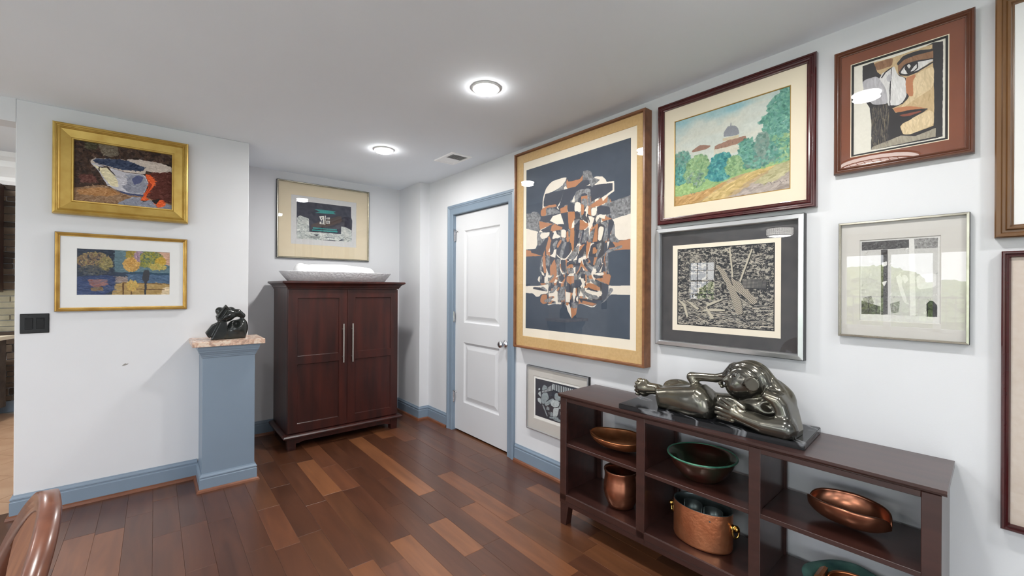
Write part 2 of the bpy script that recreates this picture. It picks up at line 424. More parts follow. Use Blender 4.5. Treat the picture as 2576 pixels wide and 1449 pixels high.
def floor_mat():
    """walnut plank; the tone of each board comes from its object colour"""
    m = bpy.data.materials.new('walnut_floor_board'); m.use_nodes = True; n = m.node_tree.nodes; l = m.node_tree.links; b = n['Principled BSDF']
    oi = n.new('ShaderNodeObjectInfo'); t = n.new('ShaderNodeTexCoord'); mp = n.new('ShaderNodeMapping'); mp.inputs['Scale'].default_value = (9, 1.1, 1)
    ad = n.new('ShaderNodeVectorMath'); ad.operation = 'ADD'; mm = n.new('ShaderNodeMath'); mm.operation = 'MULTIPLY'; mm.inputs[1].default_value = 37.0
    l.new(oi.outputs['Random'], mm.inputs[0]); l.new(t.outputs['Object'], ad.inputs[0]); l.new(mm.outputs[0], ad.inputs[1]); l.new(ad.outputs[0], mp.inputs[0])
    nz = n.new('ShaderNodeTexNoise'); nz.inputs['Scale'].default_value = 1.6; nz.inputs['Detail'].default_value = 5; nz.inputs['Distortion'].default_value = 0.8
    l.new(mp.outputs[0], nz.inputs['Vector'])
    r = n.new('ShaderNodeValToRGB'); r.color_ramp.elements[0].position = .3; r.color_ramp.elements[1].position = .72
    r.color_ramp.elements[0].color = (.72, .70, .70, 1); r.color_ramp.elements[1].color = (1.18, 1.16, 1.12, 1)
    l.new(nz.outputs[0], r.inputs[0]); mx = n.new('ShaderNodeMix'); mx.data_type = 'RGBA'; mx.blend_type = 'MULTIPLY'; mx.inputs[0].default_value = 1
    l.new(oi.outputs['Color'], mx.inputs[6]); l.new(r.outputs[0], mx.inputs[7]); l.new(mx.outputs[2], b.inputs['Base Color'])
    b.inputs['Roughness'].default_value = 0.3; b.inputs['Coat Weight'].default_value = 0.3; b.inputs['Coat Roughness'].default_value = 0.22
    n2 = n.new('ShaderNodeTexNoise'); n2.inputs['Scale'].default_value = 7; l.new(mp.outputs[0], n2.inputs['Vector'])
    bp = n.new('ShaderNodeBump'); bp.inputs['Strength'].default_value = 0.06; bp.inputs['Distance'].default_value = 0.004; l.new(n2.outputs[0], bp.inputs['Height']); l.new(bp.outputs[0], b.inputs['Normal'])
    return m
M['plank'] = floor_mat()

def marble_mat(name, base, vein, vein2, scale, rough, lo=.47, hi=.53):
    m = bpy.data.materials.new(name); m.use_nodes = True; n = m.node_tree.nodes; l = m.node_tree.links; b = n['Principled BSDF']
    t = n.new('ShaderNodeTexCoord'); nz = n.new('ShaderNodeTexNoise'); nz.inputs['Scale'].default_value = scale; nz.inputs['Detail'].default_value = 8; nz.inputs['Distortion'].default_value = 1.4
    mp = n.new('ShaderNodeMapping'); mp.inputs['Scale'].default_value = (1.0, 0.45, 1.0); l.new(t.outputs['Object'], mp.inputs[0]); l.new(mp.outputs[0], nz.inputs['Vector'])
    r = n.new('ShaderNodeValToRGB'); e = r.color_ramp.elements; e[0].position = lo; e[0].color = (*lin(base), 1); e[1].position = hi; e[1].color = (*lin(vein2), 1)
    k = e.new((lo+hi)/2); k.color = (*lin(vein), 1); l.new(nz.outputs[0], r.inputs[0]); l.new(r.outputs[0], b.inputs['Base Color']); b.inputs['Roughness'].default_value = rough
    return m
M['marble'] = marble_mat('black_veined_marble', (20, 21, 24), (120, 122, 126), (26, 27, 30), 4.0, 0.16, .545, .60)
M['granite'] = marble_mat('pink_speckled_granite', (222, 204, 186), (206, 170, 148), (168, 142, 128), 30.0, 0.25, .40, .66)

# ------------------------------------------------------------------ room shell
bm = NB(); box(bm, -6.3, 2.6, -4.3, 7.3, -0.16, -0.012)
floor = struct(obj('floor', bm, mat('pale_bounce_floor', (196, 194, 190), 0.95, rgb2=(208, 206, 203), scale=40)))  # pale unseen floor, added to bounce neutral light up to the ceiling
PX0 = -0.10 - 0.1205*6
tones = [(80, 48, 32), (86, 52, 34), (92, 57, 37), (88, 53, 35), (97, 61, 39), (82, 49, 33)]
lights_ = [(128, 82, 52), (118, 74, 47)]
fixed = {   # boards whose ends can be read: column start x -> list of (y0, y1, light?)
}
rngp = random.Random(11)
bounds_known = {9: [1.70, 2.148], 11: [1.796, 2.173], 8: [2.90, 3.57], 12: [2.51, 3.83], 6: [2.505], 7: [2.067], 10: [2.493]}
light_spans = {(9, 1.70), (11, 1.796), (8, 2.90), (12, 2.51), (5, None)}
XB = [-0.84+0.1202*i for i in range(-1, 26)]
def plank_columns():
    x_edges = []
    k0 = math.floor((-0.86-0.96)/0.1205); x = 0.96+k0*0.1205
    while x < XR+0.02: x_edges.append(x); x += 0.1205
    return x_edges
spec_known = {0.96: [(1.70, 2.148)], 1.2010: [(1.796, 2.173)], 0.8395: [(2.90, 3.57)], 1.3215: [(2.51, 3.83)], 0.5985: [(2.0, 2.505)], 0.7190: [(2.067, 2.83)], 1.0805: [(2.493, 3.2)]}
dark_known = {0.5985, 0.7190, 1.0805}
for x in plank_columns():
    key = next((k for k in spec_known if abs(k-x) < 0.03), None)
    ystart = 0.35+rngp.uniform(-0.5, 0.0); yend = 3.30 if x < -0.75 else (3.86 if x < 0.5 else YN)
    cuts = []
    if key is not None:
        for a, b in spec_known[key]:
            y = a
            while y > 0.3: cuts.append(y); y -= rngp.uniform(0.45, 0.95)
            cuts.append(max(y, -0.2)); y = b
            while y < yend-0.15: cuts.append(y); y += rngp.uniform(0.45, 1.05)
            cuts.append(yend)
    else:
        y = ystart
        while y < yend-0.2: cuts.append(y); y += rngp.uniform(0.4, 1.15)
        cuts.append(yend)
    cuts = sorted(set(cuts))
    for a, b in zip(cuts, cuts[1:]):
        if b-a < 0.05: continue
        bm = NB(); g = 0.0002; w = 0.1205
        dz = rngp.uniform(-0.0004, 0.0004)
        box(bm, -w/2+g, w/2-g, -(b-a)/2+g, (b-a)/2-g, -0.012, 0.0, 0.0008)
        o = obj('plank', bm, M['plank'], floor, loc=(x+w/2, (a+b)/2, dz))
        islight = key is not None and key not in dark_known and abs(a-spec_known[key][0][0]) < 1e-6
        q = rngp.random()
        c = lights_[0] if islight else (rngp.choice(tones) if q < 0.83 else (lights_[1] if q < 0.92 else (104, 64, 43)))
        o.color = (*lin(c), 1)

bm = NB(); box(bm, -6.3, 2.6, -4.3, 3.90, ZC, ZC+0.4); box(bm, 0.44, 2.6, 3.90, 4.7, ZC, ZC+0.4)
struct(obj('ceiling', bm, M['ceiling']))
bm = NB(); box(bm, -6.3, 0.44, 3.90, 7.3, 2.75, 2.9)
struct(obj('ceiling_kitchen', bm, M['ceiling']))
# right wall with the door opening
DY0, DY1, DZ = 2.655, 3.492, 2.052
bm = NB(); box(bm, XR, XR+.14, -4.3, DY0, 0, ZC); box(bm, XR, XR+.14, DY1, 4.7, 0, ZC); box(bm, XR, XR+.14, DY0, DY1, DZ, ZC)
struct(obj('wall_right', bm, M['wall']))
bm = NB(); box(bm, XR+.14, XR+.2, 2.3, 3.8, -.1, ZC); struct(obj('wall_light_block', bm, M['dark_gap']))  # unseen near-black panel added behind the door to block light
bm = NB(); box(bm, -0.625, 0.54, YL, YL+.15, 0, ZC, 0.004)
wl_ = struct(obj('wall_left', bm, M['wall']))
bm = NB(); poly_prism(bm, [(-0.155, 0.842), (-0.148, 0.848), (-0.138, 0.844), (-0.131, 0.847), (-0.137, 0.838), (-0.15, 0.835), (-0.163, 0.833)], 1, YL-.002, YL+.001)
obj('scuff', bm, mat('grey_wall_scuff', (150, 146, 142), .8, var=.1), wl_)
bm = NB(); box(bm, -6.3, -0.625, YL, YL+.15, 2.30, ZC); struct(obj('wall_header', bm, M['wall']))
bm = NB(); box(bm, 0.44, 2.6, YN, YN+.12, 0, ZC); box(bm, 0.44, 0.54, YL+.15, YN, 0, ZC)
struct(obj('wall_niche', bm, M['wall']))
bm = NB(); box(bm, 2.082, XR, 3.965, YN, 0, ZC); struct(obj('wall_corner', bm, M['wall']))
bm = NB(); box(bm, 0.44, 0.56, YN+.12, 7.3, 0, 2.9); struct(obj('wall_pantry', bm, M['wall']))
# window walls behind the camera
def wall_x(name, x, y0, y1, z1, holes, th=.16):
    bm = NB(); ys = sorted({y0, y1, *[h[0] for h in holes], *[h[1] for h in holes]})
    for a, b in zip(ys, ys[1:]):
        h = next((h for h in holes if a >= h[0]-1e-6 and b <= h[1]+1e-6), None)
        if h is None: box(bm, x-th, x, a, b, 0, z1)
        else: box(bm, x-th, x, a, b, 0, h[2]); box(bm, x-th, x, a, b, h[3], z1)
    return struct(obj(name, bm, M['wall']))
W1 = (0.30, 2.96, 0.62, 2.08); W2 = (-3.3, -0.6, 0.06, 2.12); W3 = (4.78, 5.52, 1.05, 2.08)
wall_x('wall_window', -6.1, -4.3, 7.3, 2.9, [W1, W2, W3])
bm = NB()
box(bm, -6.3, -4.7, -4.16, -4.0, 0, ZC); box(bm, -2.0, 2.6, -4.16, -4.0, 0, ZC); box(bm, -4.7, -2.0, -4.16, -4.0, 0, .06); box(bm, -4.7, -2.0, -4.16, -4.0, 2.12, ZC)
struct(obj('wall_rear', bm, M['wall']))

def window(name, axis, at, a0, a1, z0, z1, nx, nz, mull):
    bm = NB(); f = 0.06
    def bar(p0, p1, q0, q1, t0=-.10, t1=-.03):
        if axis == 'x': box(bm, at+t0, at+t1, p0, p1, q0, q1)
        else: box(bm, p0, p1, at+t0, at+t1, q0, q1)
    bar(a0, a0+f, z0, z1); bar(a1-f, a1, z0, z1); bar(a0, a1, z0, z0+f); bar(a0, a1, z1-f, z1)
    for k in range(1, mull):
        c = a0+(a1-a0)*k/mull; bar(c-.05, c+.05, z0, z1)
    for k in range(1, nx):
        c = a0+(a1-a0)*k/nx; bar(c-.008, c+.008, z0, z1, -.075, -.055)
    for k in range(1, nz):
        c = z0+(z1-z0)*k/nz; hw = .02 if k == nz//2 else .008; bar(a0, a1, c-hw, c+hw, -.075, -.055)
    o = struct(obj(name, bm, M['white']))
    bm = NB()
    if axis == 'x': vs = [(at-.065, a0, z0), (at-.065, a1, z0), (at-.065, a1, z1), (at-.065, a0, z1)]
    else: vs = [(a0, at-.065, z0), (a1, at-.065, z0), (a1, at-.065, z1), (a0, at-.065, z1)]
    bm.faces.new([bm.verts.new(v) for v in vs])
    obj('pane', bm, M['glass'], o)
    return o
window('window_1', 'x', -6.1, *W1, 1, 1, 4); window('added_window_2', 'x', -6.1, *W2, 1, 1, 3); window('window_3', 'x', -6.1, *W3, 3, 4, 1)  # the second one is unseen, added to let in more daylight
window('added_window_4', 'y', -4.0, -4.7, -2.0, .06, 2.12, 1, 1, 3)  # unseen glazed opening, added to light the room from behind
for nm, loc, rot, sxx, syy in (('window_portal', (-6.28, (W1[0]+W1[1])/2, 1.35), (0, -PI/2, 0), 1.5, W1[1]-W1[0]), ('window_portal', (-6.28, (W2[0]+W2[1])/2, 1.09), (0, -PI/2, 0), 2.1, W2[1]-W2[0]),
                           ('window_portal', (-3.35, -4.18, 1.08), (PI/2, 0, 0), 2.7, 2.1)):
    ld = bpy.data.lights.new(nm, 'AREA'); ld.shape = 'RECTANGLE'; ld.size = sxx; ld.size_y = syy; ld.cycles.is_portal = True
    lo = bpy.data.objects.new(nm, ld); COL.objects.link(lo); lo.location = loc; lo.rotation_euler = rot

# baseboards: blue board with a stepped cap, brown shoe moulding under it
BP = [(0, 0.0), (0.014, 0.0), (0.014, 0.094), (0.011, 0.098), (0.011, 0.106), (0.0135, 0.109), (0.0125, 0.116), (0.007, 0.124), (0.005, 0.132), (0, 0.132)]
SP = [(0.0, 0.0), (0.0, 0.019), (0.018, 0.019), (0.0265, 0.014), (0.030, 0.0)]
SP = [(0.012, 0.0), (0.012, 0.020), (0.018, 0.020), (0.026, 0.014), (0.030, 0.0)]
def baseboard(name, path):
    bm = NB(); sweep(bm, path, BP); o = struct(obj(name, bm, M['blue']))
    bm = NB(); sweep(bm, path, SP); obj('shoe_moulding', bm, M['shoe'], o)
baseboard('baseboard_left', [(-0.625, YL+.15), (-0.625, YL), (0.2345, YL)][::1])
baseboard('baseboard_niche', [(0.54, YN), (2.082, YN), (2.082, 3.965), (XR, 3.965), (XR, 3.583)])
baseboard('baseboard_right', [(XR, 2.563), (XR, -4.0)])

# ------------------------------------------------------------------ door
door = bpy.data.objects.new('door_1', None); COL.objects.link(door); door['kind'] = 'structure'
door.location = (XR, (DY0+DY1)/2, 0); door.rotation_euler = (0, 0, -PI/2)       # local x runs to the right as seen, -y into the room
hw = (DY1-DY0)/2
bm = NB(); sw = hw-.006; y0 = 0.022
pans = [(-sw+.145, sw-.145, 1.03, 1.885), (-sw+.145, sw-.145, 0.285, 0.845)]
panel_front(bm, -sw, sw, 0.014, 2.042, y0, pans, [(0, 0), (.012, .010), (.022, .012), (.036, .010), (.062, .003)])
bmesh.ops.remove_doubles(bm, verts=bm.verts[:], dist=1e-5)
box(bm, -sw, sw, y0+.0125, y0+.040, 0.014, 2.042)
rect_loops(bm, [(-sw, sw, .014, 2.042, y0), (-sw, sw, .014, 2.042, y0+.02)], fill=False)
slab = obj('door_slab', bm, M['door'], door)
bm = NB()
for s in (-1, 1): box(bm, s*hw-(0 if s < 0 else .006), s*hw+(.006 if s < 0 else 0), 0.0, .138, 0, DZ)
box(bm, -hw, hw, 0, .138, DZ-.006, DZ); box(bm, -hw, hw, .062, .09, DZ-.03, DZ-.006)
obj('jamb', bm, M['blue'], door)
CP = [(0.0, 0.0), (0.0, 0.010), (0.006, 0.013), (0.052, 0.016), (0.058, 0.020), (0.066, 0.020), (0.070, 0.024), (0.084, 0.022), (0.090, 0.018), (0.090, 0.0)]
bm = NB(); cw = hw-.004
path = [(-cw, 0), (-cw, DZ-.004), (cw, DZ-.004), (cw, 0)]
rows = []
for i, (px, pz) in enumerate(path):
    s = -1 if px < 0 else 1
    rows.append([bm.verts.new((px+s*a, -b, pz+(a if i in (1, 2) else 0))) for a, b in CP])
for A, B in zip(rows, rows[1:]):
    for j in range(len(CP)): bm.faces.new((A[j], A[(j+1) % len(CP)], B[(j+1) % len(CP)], B[j]))
bm.faces.new(rows[0]); bm.faces.new(rows[-1][::-1])
obj('casing', bm, M['blue'], door)
bm = NB()
lathe(bm, [(0, 0.0), (.030, 0.0), (.031, .004), (.026, .010), (.012, .013), (.011, .030), (.013, .034), (.024, .040), (.029, .050), (.029, .058), (.024, .067), (.012, .071), (0, .072)], 28)
kn = obj('door_knob', bm, M['chrome'], door, smooth=True); kn.rotation_euler = (PI/2, 0, 0); kn.location = (sw-.062, y0, 0.893)
for k, z in enumerate((1.845, 1.078, 0.315)):
    bm = NB(); lathe(bm, [(0, -.052), (.0045, -.052), (.0062, -.047), (.0062, .047), (.0045, .052), (0, .052)], 10); box(bm, .001, .012, .004, .0075, -.044, .044)
    h = obj('hinge', bm, M['chrome'], door, loc=(-sw-.001, .004, z), smooth=False)
    if k != 1:
        bm = NB(); tube(bm, [(-.036, -.006, .056), (-.01, -.010, .058), (.0, -.004, .056), (.014, -.012, .058), (.034, -.002, .056)], .0035, 8)
        tube(bm, [(.030, -.004, .056), (.040, .004, .050), (.040, .010, .040)], .003, 8); lathe(bm, [(0, .050), (.006, .050), (.006, .060), (0, .060)], 10)
        lathe(bm, [(0, -.004), (.006, -.004), (.006, .004), (0, .004)], 10, c=(-.038, -.006, .056))
        obj('hinge_stop', bm, M['chrome'], h)

# ------------------------------------------------------------------ ceiling fixtures
def emis(name, rgb, s):
    m = bpy.data.materials.new(name); m.use_nodes = True; b = m.node_tree.nodes['Principled BSDF']
    b.inputs['Base Color'].default_value = (*rgb, 1); b.inputs['Emission Color'].default_value = (*rgb, 1); b.inputs['Emission Strength'].default_value = s
    return m
M['lens'] = emis('lit_lens', (1, .99, .97), 60.0)
M['drumglow'] = emis('lit_drum_shade', (1, .97, .92), 9.0)
def area(name, parent, loc, size, watt, spread=PI, col=(1, .985, .96)):
    ld = bpy.data.lights.new(name, 'AREA'); ld.shape = 'DISK'; ld.size = size; ld.energy = watt; ld.color = col; ld.spread = spread
    lo = bpy.data.objects.new(name, ld); COL.objects.link(lo); lo.parent = parent; lo.location = loc
    return lo
dl_pos = [(1.373, 3.222), (1.370, 1.868), (1.355, 0.553), (1.36, -0.78), (-1.6, 1.87), (-1.6, -0.78), (-3.6, 0.55)]
dl_lab = ['lit recessed downlight in the ceiling in front of the armoire niche', 'lit recessed downlight above the open floor, larger of the two in view']
for k, (x, y) in enumerate(dl_pos):
    lab = dl_lab[k] if k < 2 else 'lit recessed downlight out of view, '+('above the woodcut side of the shelf unit', 'behind the camera near the right wall', 'left of the camera over the unseen floor', 'farthest back over the unseen floor', 'by the window wall')[k-2]
    t = thing('recessed_light', lab, 'ceiling light', (x, y, ZC), 0, 'recessed downlights')
    bm = NB(); lathe(bm, [(.064, -.001), (.064, -.010), (.076, -.007), (.079, 0.0), (.064, 0.0)], 40); obj('trim_ring', bm, M['white'], t, smooth=True)
    bm = NB(); lathe(bm, [(.063, -.004), (.064, -.014), (.056, -.022), (.034, -.029), (0, -.032)], 40); obj('lens', bm, M['lens'], t, smooth=True)
    area('lamp', t, (0, 0, -.036), .12, DOWNLIGHT_W*(1.6, 1.05, .75, .7, 1, 1, 1)[k])
for (x, y), lab, R_, H_ in (((-.28, .78), 'shallow round ceiling lamp with a brick lattice overhead, seen mirrored in the face print', .25, .045), ((-4.1, 2.75), 'far flush drum lamp with a lattice shade, seen mirrored in the woodcut glass', .205, .128)):
    t = thing('drum_lamp', lab, 'lamp', (x, y, ZC), 0, 'flush drum lamps')
    bm = NB(); lathe(bm, [(R_, -.012), (R_, -H_+.003), (R_-.01, -H_), (0, -H_)], 48); obj('shade', bm, M['drumglow'], t)
    bm = NB(); lathe(bm, [(R_-.005, 0), (R_+.01, 0), (R_+.01, -.012), (R_-.005, -.012)], 48); lathe(bm, [(R_-.006, -H_-.001), (R_+.004, -H_-.001), (R_+.004, -H_+.004), (R_+.001, -H_+.004)], 48)
    if H_ > .1:
        for k in range(1, 5): lathe(bm, [(R_+.0015, -.022*k), (R_+.0035, -.022*k), (R_+.0035, -.022*k-.003), (R_+.0015, -.022*k-.003)], 40)
        for k in range(40):
            a = 2*PI*k/40; tube(bm, [((R_+.0025)*math.cos(a), (R_+.0025)*math.sin(a), -.014), ((R_+.0025)*math.cos(a), (R_+.0025)*math.sin(a), -H_+.002)], .0015, 4)
    n_ = int(R_/.05)
    for i in range(-n_, n_+1):
        y0 = i*.05; c = math.sqrt(max(0, R_*R_-y0*y0)); box(bm, -c, c, y0-.002, y0+.002, -H_-.002, -H_-.0002)
        for j in range(-8, 9):
            x0 = j*.07+(.035 if i % 2 else 0)
            if math.hypot(x0, y0+.05) < R_-.01 and math.hypot(x0, y0) < R_-.01: box(bm, x0-.002, x0+.002, y0, y0+.05, -H_-.002, -H_-.0002)
    obj('lattice', bm, M['blackmetal'], t)
    area('lamp', t, (0, 0, -H_-.012), R_*1.6, DRUM_W)
t = thing('ceiling_vent', 'white rectangular air register in the ceiling near the corner above the door', 'vent', (1.908, 3.065, ZC), 0)
bm = NB(); rows = []
for a, z in ((0, 0), (0, -.004), (.006, -.008), (.026, -.008), (.026, .0)):
    rows.append([bm.verts.new(p) for p in ((-.098+a, -.145+a, z), (.098-a, -.145+a, z), (.098-a, .145-a, z), (-.098+a, .145-a, z))])
for A, B in zip(rows, rows[1:]):
    for i in range(4): bm.faces.new((A[i], A[(i+1) % 4], B[(i+1) % 4], B[i]))
obj('flange', bm, M['white'], t)
bm = NB(); box(bm, -.072, .072, -.119, .119, -.001, 0.0); obj('duct_plate', bm, mat('duct_shade', (70, 72, 74), .6, var=.05), t)  # flat plate; shade inside the duct is put into its dark colour
for k in range(16):
    if k > 7: continue
    bm = NB(); y = -.112+.0149*k; s = -1
    poly_prism(bm, [(y-.0055*s, -.0015), (y-.004*s, -.0012), (y+.0055*s, -.0068), (y+.004*s, -.0072)], 0, -.072, .072); obj('louver', bm, M['white'], t)
bm = NB(); box(bm, -.072, .072, -.004, .119, -.0045, -.001, .001); obj('damper_plate', bm, M['white'], t)
for s in (-1, 1):
    bm = NB(); lathe(bm, [(0, -.011), (.004, -.010), (.005, -.008)], 10); obj('screw', bm, M['white'], t, loc=(0, s*.132, 0))

# ------------------------------------------------------------------ kitchen beyond the opening
wk = bpy.data.objects.new('wall_kitchen', None); COL.objects.link(wk); wk['kind'] = 'structure'; wk.location = (0, 6.95, 0)
bm = NB(); box(bm, -6.3, .5, 0, .12, 0, 2.9); obj('wall_core', bm, M['wall'], wk)
smat = [mat('ledger_stone_a', (96, 82, 70), .8, rgb2=(120, 104, 88), scale=10, bump=.6, bscale=30), mat('ledger_stone_b', (60, 50, 44), .8, rgb2=(84, 72, 62), scale=10, bump=.6, bscale=30), mat('ledger_stone_c', (170, 164, 140), .8, rgb2=(198, 192, 168), scale=8, bump=.5, bscale=30)]
z = .12; rk = random.Random(4)
while z < 2.42:
    h = rk.uniform(.05, .085); x = -2.2+rk.uniform(0, .3)
    pale = .84 < z < 1.24
    while x < -.9:
        w = rk.uniform(.22, .5); bm = NB(); d = rk.uniform(.012, .035); box(bm, x+.003, min(x+w, -.86)-.003, -d, 0, z+.004, z+h-.002, .004)
        obj('stone', bm, smat[2] if pale else smat[rk.choice((0, 0, 1))], wk); x += w
    z += h
bm = NB(); box(bm, -3, -.86, -.03, 0, 0, .12); obj('plinth_board', bm, M['blue'], wk)
bm = NB(); sweep(bm, [(-5, 6.95), (-.4, 6.95)], [(0, 2.42), (.03, 2.42), (.04, 2.46), (.035, 2.50), (.05, 2.53), (.09, 2.60), (.10, 2.66), (.13, 2.70), (.14, 2.75), (0, 2.75)])
struct(obj('trim_1', bm, M['white']))
t = thing('kitchen_cabinet', 'dark brown kitchen wall cabinet glimpsed past the left wall end', 'cabinet', (-1.62, 6.76, 1.28))
bm = NB(); box(bm, -.39, .39, -.17, .155, 0, 1.13, .004); obj('body', bm, M['espresso'], t)
bm = NB(); panel_front(bm, -.385, .385, .01, 1.12, -.19, [(-.31, .31, .09, 1.04)], [(0, 0), (.01, .008), (.03, .006)]); bmesh.ops.remove_doubles(bm, verts=bm.verts[:], dist=1e-5); box(bm, -.385, .385, -.18, -.171, .01, 1.12); obj('door', bm, M['espresso'], t)
t = thing('kitchen_counter', 'pale stone counter end glimpsed past the left wall end', 'counter', (-1.62, 6.3, 0))
bm = NB(); poly_prism(bm, [(-.6, -.5), (.24, -.5), (.50, .45), (-.6, .45)], 2, .80, .835); obj('countertop', bm, M['cream'], t)
bm = NB(); poly_prism(bm, [(-.6, -.44), (.18, -.44), (.44, .45), (-.6, .45)], 2, .10, .80); obj('base_cabinet', bm, smat[1], t)
bm = NB(); poly_prism(bm, [(-.6, -.40), (.16, -.40), (.40, .45), (-.6, .45)], 2, 0, .10); obj('plinth', bm, M['blue'], t)
tile_m = mat('terracotta_beige_tile', (176, 138, 108), .45, rgb2=(192, 158, 128), scale=5)
bm = NB(); box(bm, -3.0, .44, 3.86, 6.95, -.012, -.004); box(bm, -3.0, -.727, 2.6, 3.86, -.012, -.004); ft = struct(obj('floor_kitchen', bm, mat('pale_grout', (196, 188, 176), .8, var=.05)))
bm = NB(); s_ = .33/math.sqrt(2)-.003
poly_prism(bm, [(-s_, 0), (0, -s_), (s_, 0), (0, s_)], 2, -.006, 0.0); proto = obj('tile', bm, tile_m, ft)
first = True; d = .33/math.sqrt(2)
for i in range(-8, 4):
    for j in range(0, 20):
        x, y = -1.0+i*d, 4.12+(j-6)*d
        if (i+j) % 2 or not (-2.0 < x < .15) or y > 6.7 or y < 2.8 or (y < 4.12 and x > -.70): continue
        o = proto if first else proto.copy()
        if not first: COL.objects.link(o)
        first = False; o.location = (x, y, -.0012)
area_k = thing('kitchen_fill_light', 'unseen ceiling light added to brighten the kitchen', 'ceiling light', (-1.5, 5.6, 2.74))  # unseen lamp, added to make the kitchen bright
bm = NB(); lathe(bm, [(.1, 0), (.1, -.02), (0, -.03)], 32); obj('lens', bm, M['lens'], area_k); area('lamp', area_k, (0, 0, -.04), .2, 30)
